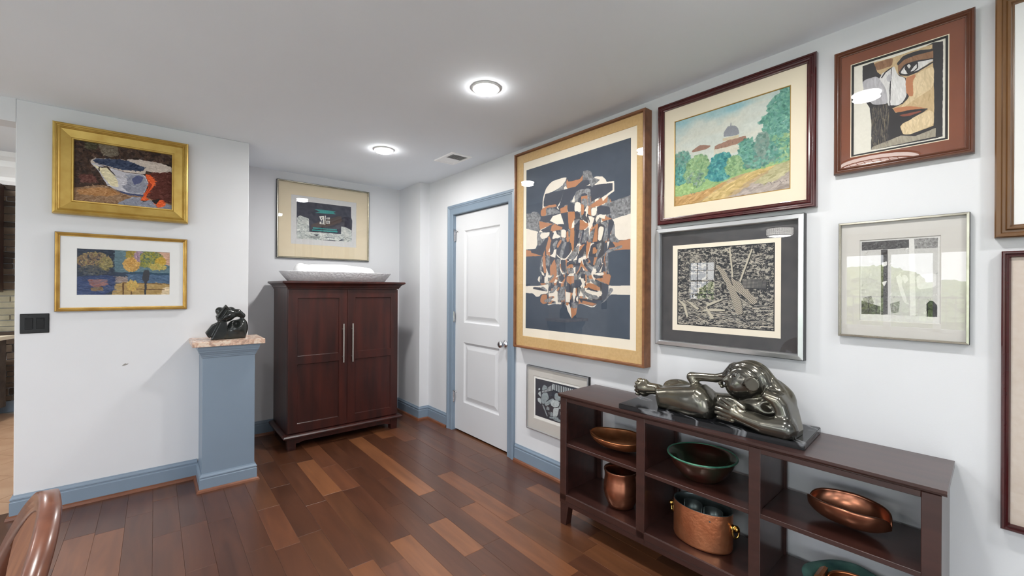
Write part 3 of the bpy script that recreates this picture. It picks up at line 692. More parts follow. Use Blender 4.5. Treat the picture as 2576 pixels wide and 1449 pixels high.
ART = {
'ABSTRACT': [
('G',0,[(0.769,0.308),(1.009,0.282),(1.008,0.375),(0.856,0.388),(0.834,0.364)]),
('W',0,[(0.856,0.39),(1.013,0.374),(1.012,0.501),(0.901,0.503),(0.877,0.479),(0.878,0.421)]),
('B',0,[(0.862,0.509),(1.012,0.5),(1.012,0.552),(0.845,0.552),(0.814,0.562)]),
('G',1,[(-0.012,0.273),(0.054,0.281),(0.083,0.269),(0.132,0.278),(0.173,0.308),(0.162,0.351),(0.162,0.391),(0.145,0.399),(-0.012,0.367)]),
('W',0,[(-0.012,0.367),(0.145,0.401),(0.131,0.414),(0.13,0.481),(0.117,0.502),(-0.01,0.502)]),
('B',0,[(-0.01,0.503),(0.058,0.513),(0.065,0.525),(0.185,0.55),(-0.011,0.546)]),
('W',1,[(-0.013,0.733),(0.169,0.733),(0.257,0.722),(0.256,0.779),(0.18,0.783),(0.158,0.798),(0.122,0.799),(0.085,0.779),(-0.013,0.778)]),
('W',0,[(0.831,0.732),(1.01,0.732),(1.01,0.778),(0.854,0.778),(0.828,0.788)]),
('W',1,[(0.189,0.269),(0.191,0.215),(0.205,0.18),(0.228,0.147),(0.262,0.126),(0.307,0.111),(0.444,0.109),(0.438,0.131),(0.407,0.151),(0.358,0.164),(0.294,0.177),(0.218,0.178),(0.202,0.216),(0.202,0.254),(0.254,0.255),(0.194,0.27)]),
('W',0,[(0.572,0.202),(0.666,0.181),(0.709,0.148),(0.771,0.156),(0.801,0.175),(0.811,0.191),(0.87,0.194),(0.872,0.248),(0.825,0.262),(0.78,0.289),(0.77,0.269),(0.857,0.241),(0.858,0.203),(0.681,0.203)]),
('N',0,[(0.215,0.179),(0.395,0.18),(0.526,0.181),(0.858,0.203),(0.857,0.241),(0.678,0.28),(0.671,0.217),(0.532,0.209),(0.49,0.247),(0.388,0.249),(0.356,0.284),(0.344,0.258),(0.325,0.254),(0.204,0.252)]),
('G',0,[(0.601,0.104),(0.645,0.104),(0.677,0.118),(0.693,0.149),(0.753,0.171),(0.684,0.201),(0.666,0.184),(0.655,0.157),(0.6,0.152)]),
('B',0,[(0.6,0.122),(0.6,0.15),(0.532,0.178),(0.443,0.176),(0.435,0.154),(0.447,0.122),(0.462,0.138),(0.497,0.141),(0.572,0.141)]),
('N',1,[(0.532,0.178),(0.6,0.155),(0.633,0.15),(0.66,0.164),(0.663,0.181),(0.549,0.203),(0.532,0.209),(0.526,0.181)]),
('G',0,[(0.444,0.111),(0.438,0.134),(0.449,0.177),(0.419,0.178),(0.319,0.177),(0.395,0.156),(0.432,0.13)]),
('W',0,[(0.419,0.163),(0.435,0.161),(0.455,0.178),(0.416,0.178)]),
('G',1,[(0.525,0.262),(0.526,0.228),(0.537,0.206),(0.572,0.199),(0.649,0.203),(0.671,0.214),(0.673,0.299),(0.648,0.299),(0.643,0.237),(0.616,0.225),(0.588,0.226),(0.58,0.242),(0.531,0.252)]),
('B',0,[(0.585,0.239),(0.643,0.24),(0.648,0.296),(0.615,0.302),(0.609,0.345),(0.587,0.339)]),
('G',1,[(0.588,0.256),(0.616,0.253),(0.643,0.263),(0.646,0.302),(0.615,0.304),(0.61,0.288),(0.588,0.283)]),
('N',1,[(0.588,0.233),(0.594,0.224),(0.619,0.224),(0.641,0.233),(0.641,0.24)]),
('W',1,[(0.524,0.316),(0.525,0.275),(0.534,0.265),(0.554,0.264),(0.577,0.273),(0.585,0.289),(0.583,0.325)]),
('W',0,[(0.496,0.257),(0.523,0.221),(0.524,0.262)]),
('W',0,[(0.416,0.183),(0.372,0.265),(0.357,0.27),(0.369,0.289),(0.353,0.283),(0.347,0.274),(0.388,0.238)]),
('B',1,[(0.173,0.275),(0.197,0.261),(0.254,0.251),(0.331,0.253),(0.344,0.261),(0.341,0.27),(0.234,0.263),(0.23,0.31),(0.18,0.31),(0.17,0.296)]),
('G',0,[(0.227,0.27),(0.306,0.269),(0.375,0.3),(0.387,0.308),(0.234,0.31)]),
('N',1,[(0.376,0.247),(0.431,0.254),(0.449,0.263),(0.388,0.284),(0.372,0.285)]),
('B',0,[(0.381,0.285),(0.455,0.271),(0.454,0.312),(0.387,0.312)]),
('N',1,[(0.455,0.267),(0.49,0.259),(0.519,0.271),(0.522,0.314),(0.457,0.312)]),
('N',0,[(0.159,0.334),(0.187,0.313),(0.305,0.31),(0.387,0.31),(0.417,0.379),(0.343,0.372)]),
('W',0,[(0.273,0.346),(0.305,0.321),(0.387,0.313),(0.42,0.377),(0.343,0.372)]),
('B',0,[(0.152,0.337),(0.305,0.367),(0.165,0.389),(0.155,0.365)]),
('N',0,[(0.172,0.392),(0.305,0.369),(0.279,0.408),(0.199,0.407)]),
('B',0,[(0.279,0.408),(0.292,0.376),(0.33,0.373),(0.405,0.393),(0.402,0.407)]),
('W',0,[(0.152,0.403),(0.165,0.391),(0.192,0.405)]),
('N',0,[(0.387,0.312),(0.454,0.315),(0.471,0.409),(0.447,0.407),(0.405,0.345)]),
('B',0,[(0.457,0.312),(0.522,0.315),(0.52,0.501),(0.482,0.499),(0.483,0.413),(0.468,0.405)]),
('W',0,[(0.495,0.408),(0.501,0.381),(0.521,0.363),(0.521,0.406)]),
('G',1,[(0.521,0.396),(0.524,0.366),(0.564,0.36),(0.576,0.368)]),
('N',1,[(0.525,0.316),(0.553,0.317),(0.576,0.334),(0.576,0.364),(0.53,0.36)]),
('N',0,[(0.524,0.4),(0.57,0.367),(0.57,0.421),(0.546,0.509),(0.523,0.507)]),
('B',0,[(0.576,0.368),(0.604,0.374),(0.655,0.405),(0.609,0.427),(0.57,0.421)]),
('N',0,[(0.587,0.356),(0.615,0.332),(0.653,0.382),(0.653,0.395),(0.604,0.37)]),
('W',0,[(0.615,0.322),(0.643,0.296),(0.654,0.303),(0.648,0.345),(0.632,0.327)]),
('B',0,[(0.648,0.319),(0.675,0.312),(0.68,0.355),(0.648,0.345)]),
('W',1,[(0.68,0.316),(0.707,0.313),(0.728,0.321),(0.725,0.35),(0.704,0.361),(0.68,0.352)]),
('B',0,[(0.678,0.293),(0.77,0.269),(0.78,0.289),(0.82,0.263),(0.815,0.296),(0.754,0.308),(0.675,0.312)]),
('N',1,[(0.728,0.312),(0.764,0.308),(0.839,0.324),(0.842,0.365),(0.733,0.354)]),
('W',1,[(0.717,0.378),(0.728,0.36),(0.759,0.353),(0.794,0.365),(0.802,0.38),(0.784,0.381),(0.759,0.368),(0.743,0.377),(0.727,0.395)]),
('G',1,[(0.732,0.399),(0.748,0.37),(0.769,0.377),(0.764,0.392)]),
('B',0,[(0.769,0.377),(0.794,0.382),(0.799,0.367),(0.854,0.388),(0.774,0.393)]),
('W',0,[(0.68,0.358),(0.709,0.369),(0.685,0.42),(0.653,0.355)]),
('N',0,[(0.709,0.374),(0.727,0.405),(0.69,0.404)]),
('N',0,[(0.732,0.504),(0.738,0.405),(0.774,0.396),(0.819,0.403),(0.828,0.448),(0.803,0.502)]),
('G',1,[(0.753,0.4),(0.804,0.397),(0.824,0.413),(0.818,0.5),(0.778,0.501),(0.804,0.421)]),
('N',1,[(0.829,0.395),(0.858,0.39),(0.875,0.408),(0.843,0.461),(0.818,0.506),(0.824,0.416)]),
('G',1,[(0.875,0.408),(0.877,0.479),(0.92,0.507),(0.901,0.515),(0.833,0.501),(0.848,0.456)]),
('W',1,[(0.737,0.488),(0.745,0.425),(0.761,0.417),(0.786,0.427),(0.786,0.444),(0.768,0.491),(0.752,0.496)]),
('B',0,[(0.689,0.498),(0.722,0.404),(0.74,0.402),(0.732,0.498)]),
('B',0,[(0.679,0.426),(0.727,0.405),(0.706,0.432),(0.669,0.442)]),
('G',1,[(0.646,0.497),(0.674,0.439),(0.711,0.419),(0.687,0.496)]),
('G',1,[(0.586,0.495),(0.62,0.428),(0.663,0.412),(0.636,0.498)]),
('W',0,[(0.609,0.427),(0.658,0.408),(0.62,0.431)]),
('G',1,[(0.552,0.499),(0.569,0.424),(0.603,0.423),(0.591,0.495)]),
('N',0,[(0.58,0.498),(0.603,0.423),(0.62,0.428),(0.591,0.495)]),
('G',0,[(0.13,0.484),(0.131,0.418),(0.152,0.403),(0.272,0.414),(0.252,0.438),(0.198,0.488)]),
('W',1,[(0.162,0.428),(0.179,0.411),(0.272,0.412),(0.265,0.432),(0.226,0.447),(0.185,0.448)]),
('N',0,[(0.279,0.415),(0.317,0.419),(0.298,0.455),(0.33,0.456),(0.265,0.485)]),
('W',1,[(0.298,0.455),(0.317,0.419),(0.386,0.444),(0.374,0.453)]),
('W',1,[(0.392,0.451),(0.393,0.41),(0.423,0.407),(0.441,0.417),(0.441,0.458)]),
('B',0,[(0.252,0.488),(0.265,0.435),(0.291,0.466),(0.278,0.493)]),
('N',1,[(0.304,0.494),(0.323,0.457),(0.386,0.458),(0.361,0.498)]),
('G',1,[(0.386,0.499),(0.398,0.455),(0.441,0.458),(0.416,0.501)]),
('B',0,[(0.441,0.458),(0.483,0.458),(0.453,0.486)]),
('N',0,[(0.058,0.515),(0.132,0.509),(0.232,0.443),(0.26,0.445),(0.231,0.503),(0.196,0.543),(0.065,0.525)]),
('B',1,[(0.232,0.499),(0.266,0.445),(0.293,0.484),(0.245,0.541)]),
('N',1,[(0.28,0.476),(0.3,0.455),(0.347,0.465),(0.32,0.523),(0.293,0.547),(0.272,0.539)]),
('G',1,[(0.3,0.485),(0.347,0.465),(0.36,0.47),(0.32,0.523)]),
('W',0,[(0.272,0.554),(0.306,0.544),(0.32,0.519),(0.346,0.517),(0.333,0.568)]),
('N',1,[(0.36,0.481),(0.399,0.473),(0.424,0.478),(0.372,0.562),(0.346,0.543)]),
('G',1,[(0.372,0.558),(0.405,0.491),(0.449,0.479),(0.436,0.529),(0.398,0.574)]),
('B',1,[(0.346,0.498),(0.386,0.461),(0.399,0.476),(0.359,0.514)]),
('N',1,[(0.437,0.5),(0.493,0.486),(0.492,0.532),(0.436,0.576),(0.404,0.574)]),
('W',1,[(0.336,0.527),(0.346,0.546),(0.385,0.57),(0.436,0.578),(0.486,0.546),(0.498,0.529),(0.504,0.543),(0.448,0.583),(0.404,0.582),(0.352,0.561)]),
('B',0,[(0.487,0.461),(0.523,0.463),(0.517,0.547),(0.504,0.547)]),
('N',0,[(0.523,0.463),(0.577,0.467),(0.517,0.547)]),
('G',1,[(0.448,0.58),(0.535,0.517),(0.571,0.505),(0.565,0.543),(0.516,0.586)]),
('W',0,[(0.516,0.59),(0.559,0.556),(0.546,0.589)]),
('N',1,[(0.571,0.536),(0.623,0.508),(0.611,0.566),(0.552,0.589)]),
('B',1,[(0.571,0.512),(0.629,0.503),(0.57,0.543)]),
('W',0,[(0.564,0.588),(0.605,0.572),(0.599,0.588)]),
('W',0,[(0.645,0.581),(0.674,0.504),(0.708,0.503),(0.669,0.534),(0.657,0.575),(0.668,0.584)]),
('N',1,[(0.657,0.564),(0.68,0.511),(0.719,0.504),(0.719,0.527),(0.696,0.533),(0.693,0.559),(0.735,0.558),(0.707,0.617),(0.696,0.62),(0.657,0.588)]),
('B',0,[(0.693,0.559),(0.696,0.528),(0.716,0.527),(0.715,0.562)]),
('G',1,[(0.718,0.577),(0.735,0.538),(0.724,0.511),(0.773,0.504),(0.756,0.546),(0.734,0.581)]),
('B',0,[(0.696,0.62),(0.707,0.58),(0.734,0.581),(0.707,0.624)]),
('N',1,[(0.74,0.575),(0.773,0.52),(0.82,0.503),(0.809,0.555),(0.761,0.586)]),
('N',1,[(0.83,0.54),(0.83,0.504),(0.861,0.509),(0.886,0.533)]),
('W',0,[(0.82,0.543),(0.818,0.503),(0.838,0.503)]),
('G',1,[(0.777,0.577),(0.82,0.546),(0.881,0.536),(0.936,0.527),(0.936,0.543),(0.866,0.552),(0.788,0.577)]),
('B',0,[(0.766,0.649),(0.804,0.562),(0.814,0.559),(0.777,0.626)]),
('W',0,[(0.75,0.659),(0.782,0.623),(0.766,0.659)]),
('G',1,[(0.718,0.638),(0.734,0.595),(0.777,0.577),(0.756,0.622),(0.728,0.648)]),
('G',1,[(0.798,0.676),(0.809,0.568),(0.825,0.566),(0.829,0.628)]),
('G',1,[(0.623,0.587),(0.645,0.608),(0.696,0.63),(0.695,0.654),(0.656,0.643),(0.634,0.615)]),
('N',1,[(0.605,0.59),(0.623,0.587),(0.639,0.622),(0.695,0.654),(0.667,0.657),(0.616,0.625)]),
('B',1,[(0.594,0.589),(0.605,0.614),(0.656,0.653),(0.628,0.652),(0.593,0.624),(0.569,0.654),(0.534,0.675),(0.57,0.637)]),
('G',1,[(0.16,0.645),(0.182,0.558),(0.203,0.555),(0.181,0.653)]),
('B',1,[(0.189,0.55),(0.224,0.556),(0.237,0.654),(0.209,0.657)]),
('G',1,[(0.238,0.552),(0.272,0.55),(0.265,0.617),(0.23,0.609)]),
('B',1,[(0.272,0.625),(0.326,0.571),(0.339,0.605),(0.325,0.641),(0.298,0.67),(0.278,0.655)]),
('W',0,[(0.237,0.666),(0.305,0.674),(0.278,0.685),(0.237,0.677)]),
('W',0,[(0.177,0.642),(0.209,0.657),(0.216,0.673),(0.188,0.665)]),
('G',1,[(0.346,0.576),(0.385,0.577),(0.371,0.65),(0.345,0.642)]),
('N',1,[(0.385,0.581),(0.442,0.583),(0.435,0.659),(0.397,0.64)]),
('W',1,[(0.378,0.617),(0.41,0.658),(0.435,0.659),(0.41,0.669),(0.384,0.647)]),
('N',1,[(0.448,0.601),(0.486,0.589),(0.534,0.601),(0.534,0.661),(0.522,0.615),(0.448,0.623)]),
('B',1,[(0.451,0.627),(0.473,0.613),(0.51,0.611),(0.516,0.632)]),
('G',0,[(0.451,0.63),(0.51,0.635),(0.516,0.66),(0.466,0.663)]),
('W',0,[(0.522,0.664),(0.516,0.632),(0.537,0.626),(0.537,0.664)]),
('W',0,[(0.46,0.677),(0.479,0.663),(0.522,0.662),(0.521,0.678)]),
('B',0,[(0.451,0.679),(0.524,0.679),(0.524,0.717),(0.484,0.724),(0.45,0.709)]),
('G',1,[(0.557,0.682),(0.587,0.655),(0.656,0.653),(0.684,0.671),(0.656,0.684),(0.628,0.67),(0.599,0.666),(0.575,0.689)]),
('N',1,[(0.584,0.683),(0.593,0.669),(0.616,0.666),(0.627,0.676),(0.616,0.693),(0.593,0.693)]),
('W',1,[(0.69,0.667),(0.782,0.661),(0.792,0.673),(0.771,0.681)]),
('N',1,[(0.695,0.671),(0.782,0.683),(0.776,0.692),(0.706,0.691)]),
('B',0,[(0.7,0.695),(0.782,0.692),(0.798,0.673),(0.839,0.674),(0.849,0.684),(0.834,0.729),(0.728,0.7)]),
('N',0,[(0.722,0.702),(0.828,0.731),(0.807,0.807),(0.727,0.812),(0.781,0.778),(0.776,0.762),(0.755,0.739)]),
('B',0,[(0.656,0.68),(0.684,0.674),(0.7,0.698),(0.667,0.698)]),
('G',1,[(0.661,0.697),(0.7,0.695),(0.733,0.728),(0.711,0.728)]),
('B',1,[(0.61,0.745),(0.656,0.714),(0.722,0.728),(0.76,0.745),(0.754,0.762),(0.65,0.745)]),
('N',0,[(0.638,0.755),(0.655,0.742),(0.754,0.765)]),
('W',1,[(0.638,0.769),(0.644,0.752),(0.744,0.768),(0.77,0.762),(0.778,0.775),(0.76,0.788),(0.722,0.785)]),
('G',1,[(0.615,0.776),(0.615,0.755),(0.644,0.772),(0.749,0.792),(0.743,0.808),(0.649,0.796)]),
('W',0,[(0.58,0.738),(0.621,0.704),(0.633,0.711),(0.592,0.745)]),
('W',0,[(0.568,0.79),(0.586,0.759),(0.615,0.79)]),
('W',0,[(0.44,0.824),(0.44,0.766),(0.49,0.773),(0.483,0.827)]),
('N',1,[(0.444,0.734),(0.515,0.727),(0.509,0.752),(0.478,0.77),(0.447,0.759)]),
('G',1,[(0.828,0.768),(0.839,0.745),(0.864,0.745),(0.869,0.758),(0.849,0.774),(0.823,0.797),(0.796,0.818),(0.764,0.828),(0.802,0.804)]),
('N',0,[(0.568,0.801),(0.727,0.812),(0.738,0.822),(0.694,0.836),(0.591,0.825)]),
('B',0,[(0.603,0.814),(0.732,0.829),(0.694,0.84),(0.603,0.828)]),
('W',0,[(0.568,0.829),(0.694,0.843),(0.732,0.832),(0.71,0.846),(0.682,0.848)]),
('W',0,[(0.44,0.828),(0.48,0.838),(0.492,0.859),(0.501,0.918),(0.464,0.877)]),
('B',0,[(0.492,0.859),(0.556,0.857),(0.543,0.892),(0.504,0.918)]),
('G',0,[(0.502,0.826),(0.556,0.829),(0.556,0.855),(0.502,0.857)]),
('B',1,[(0.443,0.829),(0.477,0.829),(0.465,0.847),(0.446,0.842)]),
('B',1,[(0.172,0.814),(0.187,0.787),(0.243,0.782),(0.249,0.835),(0.207,0.845),(0.172,0.829)]),
('G',1,[(0.208,0.821),(0.317,0.793),(0.29,0.83),(0.221,0.832)]),
('W',0,[(0.249,0.843),(0.356,0.833),(0.263,0.848)]),
('W',1,[(0.283,0.819),(0.337,0.798),(0.363,0.818),(0.357,0.824)]),
('W',1,[(0.356,0.829),(0.402,0.828),(0.395,0.838),(0.363,0.838)]),
('W',1,[(0.544,0.815),(0.544,0.801),(0.562,0.79),(0.562,0.822)]),
('G',1,[(0.263,0.779),(0.331,0.73),(0.37,0.73),(0.317,0.774)]),
('G',1,[(0.37,0.818),(0.383,0.741),(0.434,0.731),(0.434,0.817)]),
('N',1,[(0.263,0.767),(0.257,0.741),(0.318,0.723),(0.331,0.73)]),
('W',0,[(0.318,0.715),(0.338,0.693),(0.358,0.701),(0.344,0.715)]),
('W',0,[(0.371,0.705),(0.422,0.716),(0.371,0.716)]),
('W',1,[(0.331,0.686),(0.358,0.67),(0.381,0.676)]),
('B',1,[(0.284,0.76),(0.311,0.745),(0.304,0.76)]),
('B',1,[(0.344,0.763),(0.364,0.741),(0.383,0.741),(0.364,0.763)]),
('B',0,[(0.264,0.711),(0.318,0.682),(0.345,0.686),(0.305,0.715)]),
('N',0,[(0.371,0.679),(0.403,0.672),(0.435,0.687),(0.409,0.705),(0.377,0.697)]),
('W',1,[(0.137,0.695),(0.152,0.675),(0.166,0.676),(0.162,0.714)]),
('W',0,[(0.216,0.677),(0.24,0.677),(0.24,0.715),(0.216,0.714)]),
('B',1,[(0.166,0.718),(0.236,0.716),(0.222,0.726),(0.18,0.729)]),
('W',1,[(0.222,0.73),(0.26,0.722),(0.26,0.756)]),
('N',1,[(0.082,0.745),(0.101,0.739),(0.173,0.743),(0.243,0.764),(0.243,0.767),(0.093,0.754)]),
('G',1,[(0.173,0.741),(0.208,0.737),(0.25,0.76),(0.243,0.767)]),
],
'FACE': [
('dark',0,[(0.128,0.043),(0.25,0.039),(0.291,0.14),(0.408,0.148),(0.459,0.112),(0.855,0.026),(0.945,0.043),(0.943,0.958),(0.852,0.964),(0.226,0.958),(0.232,0.692),(0.211,0.506),(0.156,0.415),(0.128,0.199)]),
('tan',0,[(0.25,0.039),(0.459,0.05),(0.844,0.04),(0.858,0.346),(0.866,0.644),(0.862,0.834),(0.71,0.864),(0.564,0.86),(0.526,0.753),(0.685,0.7),(0.803,0.66),(0.487,0.626),(0.449,0.56),(0.562,0.549),(0.623,0.49),(0.659,0.401),(0.585,0.296),(0.51,0.239),(0.459,0.137),(0.344,0.206),(0.291,0.153)]),
('brown',1,[(0.25,0.052),(0.459,0.05),(0.447,0.134),(0.291,0.14)]),
('tanlt',1,[(0.487,0.626),(0.562,0.599),(0.636,0.554),(0.859,0.464),(0.863,0.252),(0.682,0.286),(0.635,0.493),(0.562,0.562)]),
('white',1,[(0.304,0.246),(0.343,0.18),(0.44,0.157),(0.472,0.141),(0.51,0.251),(0.585,0.296),(0.598,0.484),(0.537,0.556),(0.423,0.554),(0.384,0.469),(0.357,0.361)]),
('whitegrey',1,[(0.128,0.199),(0.291,0.191),(0.383,0.343),(0.41,0.513),(0.252,0.489),(0.184,0.408),(0.142,0.307)]),
('brown',1,[(0.51,0.127),(0.608,0.082),(0.856,0.097),(0.856,0.192),(0.705,0.159),(0.56,0.178),(0.51,0.239)]),
('dark',1,[(0.497,0.123),(0.559,0.068),(0.728,0.052),(0.855,0.085),(0.856,0.109),(0.704,0.099),(0.572,0.108),(0.51,0.152)]),
('tan',1,[(0.459,0.05),(0.844,0.04),(0.846,0.088),(0.704,0.057),(0.559,0.068),(0.484,0.12),(0.447,0.159)]),
('white',1,[(0.523,0.223),(0.584,0.161),(0.705,0.159),(0.856,0.186),(0.851,0.202),(0.706,0.256),(0.609,0.272),(0.548,0.249)]),
('dark',1,[(0.51,0.226),(0.572,0.157),(0.681,0.152),(0.856,0.177),(0.856,0.187),(0.705,0.171),(0.584,0.173),(0.529,0.231),(0.585,0.259),(0.706,0.256),(0.851,0.208),(0.857,0.221),(0.706,0.274),(0.609,0.284),(0.535,0.258)]),
('dark',1,[(0.572,0.194),(0.596,0.164),(0.657,0.157),(0.711,0.173),(0.711,0.233),(0.67,0.258),(0.609,0.266)]),
('white',1,[(0.599,0.177),(0.621,0.165),(0.639,0.189),(0.621,0.214)]),
('white',1,[(0.634,0.248),(0.669,0.209),(0.699,0.188),(0.699,0.224),(0.67,0.246)]),
('orange',1,[(0.585,0.296),(0.682,0.286),(0.688,0.312),(0.658,0.34),(0.666,0.5),(0.623,0.49),(0.592,0.445)]),
('dark',1,[(0.416,0.528),(0.512,0.556),(0.586,0.518),(0.623,0.49),(0.611,0.511),(0.562,0.549),(0.461,0.569),(0.423,0.557)]),
('line',0,[(0.423,0.554),(0.422,0.353),(0.44,0.157),(0.447,0.159),(0.435,0.356),(0.429,0.556)]),
('line',0,[(0.33,0.227),(0.37,0.175),(0.434,0.149),(0.44,0.163),(0.383,0.185),(0.344,0.231)]),
('whitegrey',1,[(0.389,0.243),(0.408,0.211),(0.441,0.22),(0.435,0.293),(0.402,0.285)]),
('orange',1,[(0.461,0.569),(0.636,0.591),(0.803,0.654),(0.636,0.64),(0.487,0.626)]),
('red',1,[(0.512,0.65),(0.636,0.64),(0.756,0.667),(0.685,0.694),(0.563,0.68)]),
('dark',0,[(0.487,0.626),(0.636,0.628),(0.803,0.654),(0.803,0.666),(0.661,0.658),(0.512,0.656),(0.563,0.692),(0.462,0.689),(0.358,0.59),(0.461,0.576)]),
('dark',0,[(0.462,0.614),(0.513,0.675),(0.612,0.69),(0.803,0.666),(0.685,0.712),(0.563,0.748),(0.513,0.8),(0.385,0.787),(0.358,0.654)]),
('tanlt',1,[(0.538,0.768),(0.685,0.706),(0.815,0.674),(0.861,0.703),(0.862,0.822),(0.758,0.849),(0.638,0.875),(0.564,0.86)]),
('line',0,[(0.686,0.896),(0.781,0.878),(0.885,0.845),(0.888,0.854),(0.781,0.888),(0.686,0.906)]),
('greytan',0,[(0.539,0.868),(0.686,0.903),(0.88,0.862),(0.88,0.946),(0.226,0.958),(0.239,0.928)]),
],
'TUB': [
('floor',0,[(-0.011,0.782),(0.276,0.68),(0.423,0.741),(0.687,0.773),(1.021,0.907),(1.022,1.043),(-0.011,1.009)]),
('bluegrey',1,[(0.394,0.973),(0.577,0.817),(0.736,0.857),(1.021,0.907),(1.022,1.029),(0.656,1.012)]),
('orangefloor',1,[(0.023,0.812),(0.276,0.717),(0.393,0.759),(0.454,0.799),(0.32,0.859),(0.078,0.875)]),
('pale',1,[(0.217,0.004),(0.318,0.001),(0.422,0.024),(0.422,0.174),(0.333,0.209),(0.275,0.173)]),
('darkgreen',1,[(0.112,0.021),(0.232,0.013),(0.203,0.13),(0.119,0.128)]),
('maroon',1,[(0.71,0.39),(1.001,0.302),(1.004,0.882),(0.768,0.838),(0.687,0.773)]),
('redfloor',1,[(0.05,0.566),(0.175,0.528),(0.232,0.651),(0.078,0.669)]),
('rim',1,[(0.498,0.206),(0.654,0.182),(0.865,0.185),(0.992,0.236),(1.001,0.302),(0.841,0.356),(0.718,0.362),(0.575,0.316)]),
('rim',1,[(0.158,0.361),(0.165,0.298),(0.196,0.266),(0.348,0.236),(0.498,0.219),(0.718,0.297),(0.702,0.418),(0.499,0.422),(0.319,0.373),(0.204,0.338)]),
('navy',1,[(0.175,0.302),(0.232,0.264),(0.422,0.225),(0.536,0.235),(0.694,0.303),(0.686,0.363),(0.498,0.39),(0.319,0.361),(0.204,0.332)]),
('tubwhite',1,[(0.158,0.349),(0.204,0.344),(0.319,0.38),(0.499,0.429),(0.694,0.426),(0.735,0.555),(0.687,0.773),(0.538,0.772),(0.393,0.734),(0.319,0.672),(0.268,0.558),(0.232,0.454)]),
('cream',1,[(0.175,0.357),(0.232,0.393),(0.319,0.386),(0.423,0.59),(0.423,0.691),(0.349,0.679),(0.29,0.566),(0.239,0.453)]),
('bluegrey',1,[(0.468,0.467),(0.686,0.434),(0.727,0.583),(0.679,0.748),(0.53,0.761),(0.469,0.682)]),
('bluedark',1,[(0.56,0.524),(0.623,0.447),(0.686,0.473),(0.655,0.57),(0.584,0.623)]),
('tubwhite',1,[(0.423,0.476),(0.499,0.473),(0.514,0.597),(0.469,0.657),(0.423,0.59)]),
('dark',0,[(0.204,0.338),(0.232,0.393),(0.319,0.361),(0.4,0.506),(0.386,0.497),(0.312,0.388),(0.247,0.402),(0.243,0.464),(0.232,0.454),(0.236,0.404)]),
('line',0,[(0.393,0.734),(0.538,0.772),(0.695,0.771),(0.687,0.805),(0.538,0.804),(0.469,0.784)]),
('orange',1,[(0.702,0.405),(0.767,0.431),(0.808,0.528),(0.784,0.625),(0.727,0.74),(0.712,0.808),(0.728,0.858),(0.648,0.883),(0.687,0.773),(0.727,0.661),(0.743,0.553),(0.719,0.493)]),
('orangedk',1,[(0.735,0.529),(0.776,0.587),(0.719,0.728),(0.679,0.813),(0.735,0.673)]),
('orange',1,[(0.801,0.886),(0.876,0.821),(0.914,0.882),(0.902,0.938),(0.835,0.961)]),
('black',1,[(0.76,0.853),(0.859,0.811),(0.818,0.923)]),
('dark',1,[(0.648,0.87),(0.736,0.87),(0.688,0.89)]),
],
'POND': [
('darkfield',0,[(-0.009,-0.006),(0.383,0.002),(0.386,1.002),(-0.009,1.004)]),  # dark left, paler right: a glass reflection's veil painted into the colours
('teal',0,[(0.383,0.002),(1.012,-0.005),(1.01,0.511),(0.387,0.487)]),
('mauve',1,[(0.387,0.592),(0.538,0.589),(0.538,0.706),(0.387,0.708)]),
('pink',1,[(0.787,0.013),(1.012,-0.005),(1.011,0.309),(0.927,0.291),(0.895,0.138),(0.83,0.076)]),
('bluewater',0,[(0.523,0.525),(1.01,0.522),(1.009,0.734),(0.522,0.706)]),
('blueband',0,[(0.538,0.471),(1.01,0.5),(1.01,0.533),(0.543,0.535)]),
('ochre',0,[(0.351,0.99),(0.386,0.75),(0.472,0.707),(1.009,0.734),(1.007,1.013)]),
('cream',0,[(0.891,1.011),(0.925,0.824),(1.008,0.807),(1.007,1.013)]),
('bluedeep',1,[(0.178,0.576),(0.387,0.561),(0.386,0.876),(0.244,0.999),(0.009,0.995),(0.009,0.601)]),
('rose',1,[(0.14,0.659),(0.293,0.657),(0.303,0.761),(0.206,0.803),(0.149,0.772)]),
('ochredk',1,[(0.168,0.834),(0.245,0.823),(0.245,0.885),(0.178,0.885)]),
('line',0,[(0.467,0.712),(1.009,0.734),(1.009,0.745),(0.482,0.728),(0.481,1.003),(0.466,1.003)]),
('line',0,[(0.553,0.845),(0.925,0.857),(0.925,0.873),(0.568,0.861),(0.568,1.005),(0.552,1.005)]),
('trunk',1,[(0.694,0.433),(0.753,0.431),(0.752,0.649),(0.725,0.693),(0.719,1.008),(0.698,1.007),(0.699,0.693),(0.673,0.629)]),
('treegreen',1,[(0.627,0.306),(0.638,0.133),(0.733,0.006),(0.808,0.055),(0.857,0.14),(0.911,0.203),(0.916,0.292),(0.894,0.348),(0.679,0.369)]),
],
'PASTEL': [
('grass',1,[(-0.003,0.637),(0.344,0.676),(0.778,0.631),(0.999,0.632),(1.0,0.715),(0.779,0.73),(0.583,0.784),(0.311,0.791),(-0.003,0.724)]),
('path',1,[(-0.002,1.017),(-0.003,0.724),(0.155,0.701),(0.478,0.787),(0.643,0.734),(0.834,0.67),(0.999,0.644),(1.001,1.008),(-0.002,1.017)]),
('pathlight',1,[(0.435,0.871),(0.623,0.781),(0.834,0.683),(1.0,0.656),(1.0,0.691),(0.779,0.779),(0.583,0.888),(0.435,1.005),(0.253,1.001)]),
('mauve',1,[(0.584,0.953),(0.779,0.829),(1.0,0.75),(1.001,1.008),(0.479,0.999)]),
('orange',1,[(-0.002,1.017),(-0.003,0.812),(0.276,0.756),(0.499,0.792),(0.346,0.921),(0.157,0.999)]),
('olive',1,[(0.742,0.87),(0.871,0.753),(1.0,0.691),(1.0,0.785),(0.872,0.874)]),
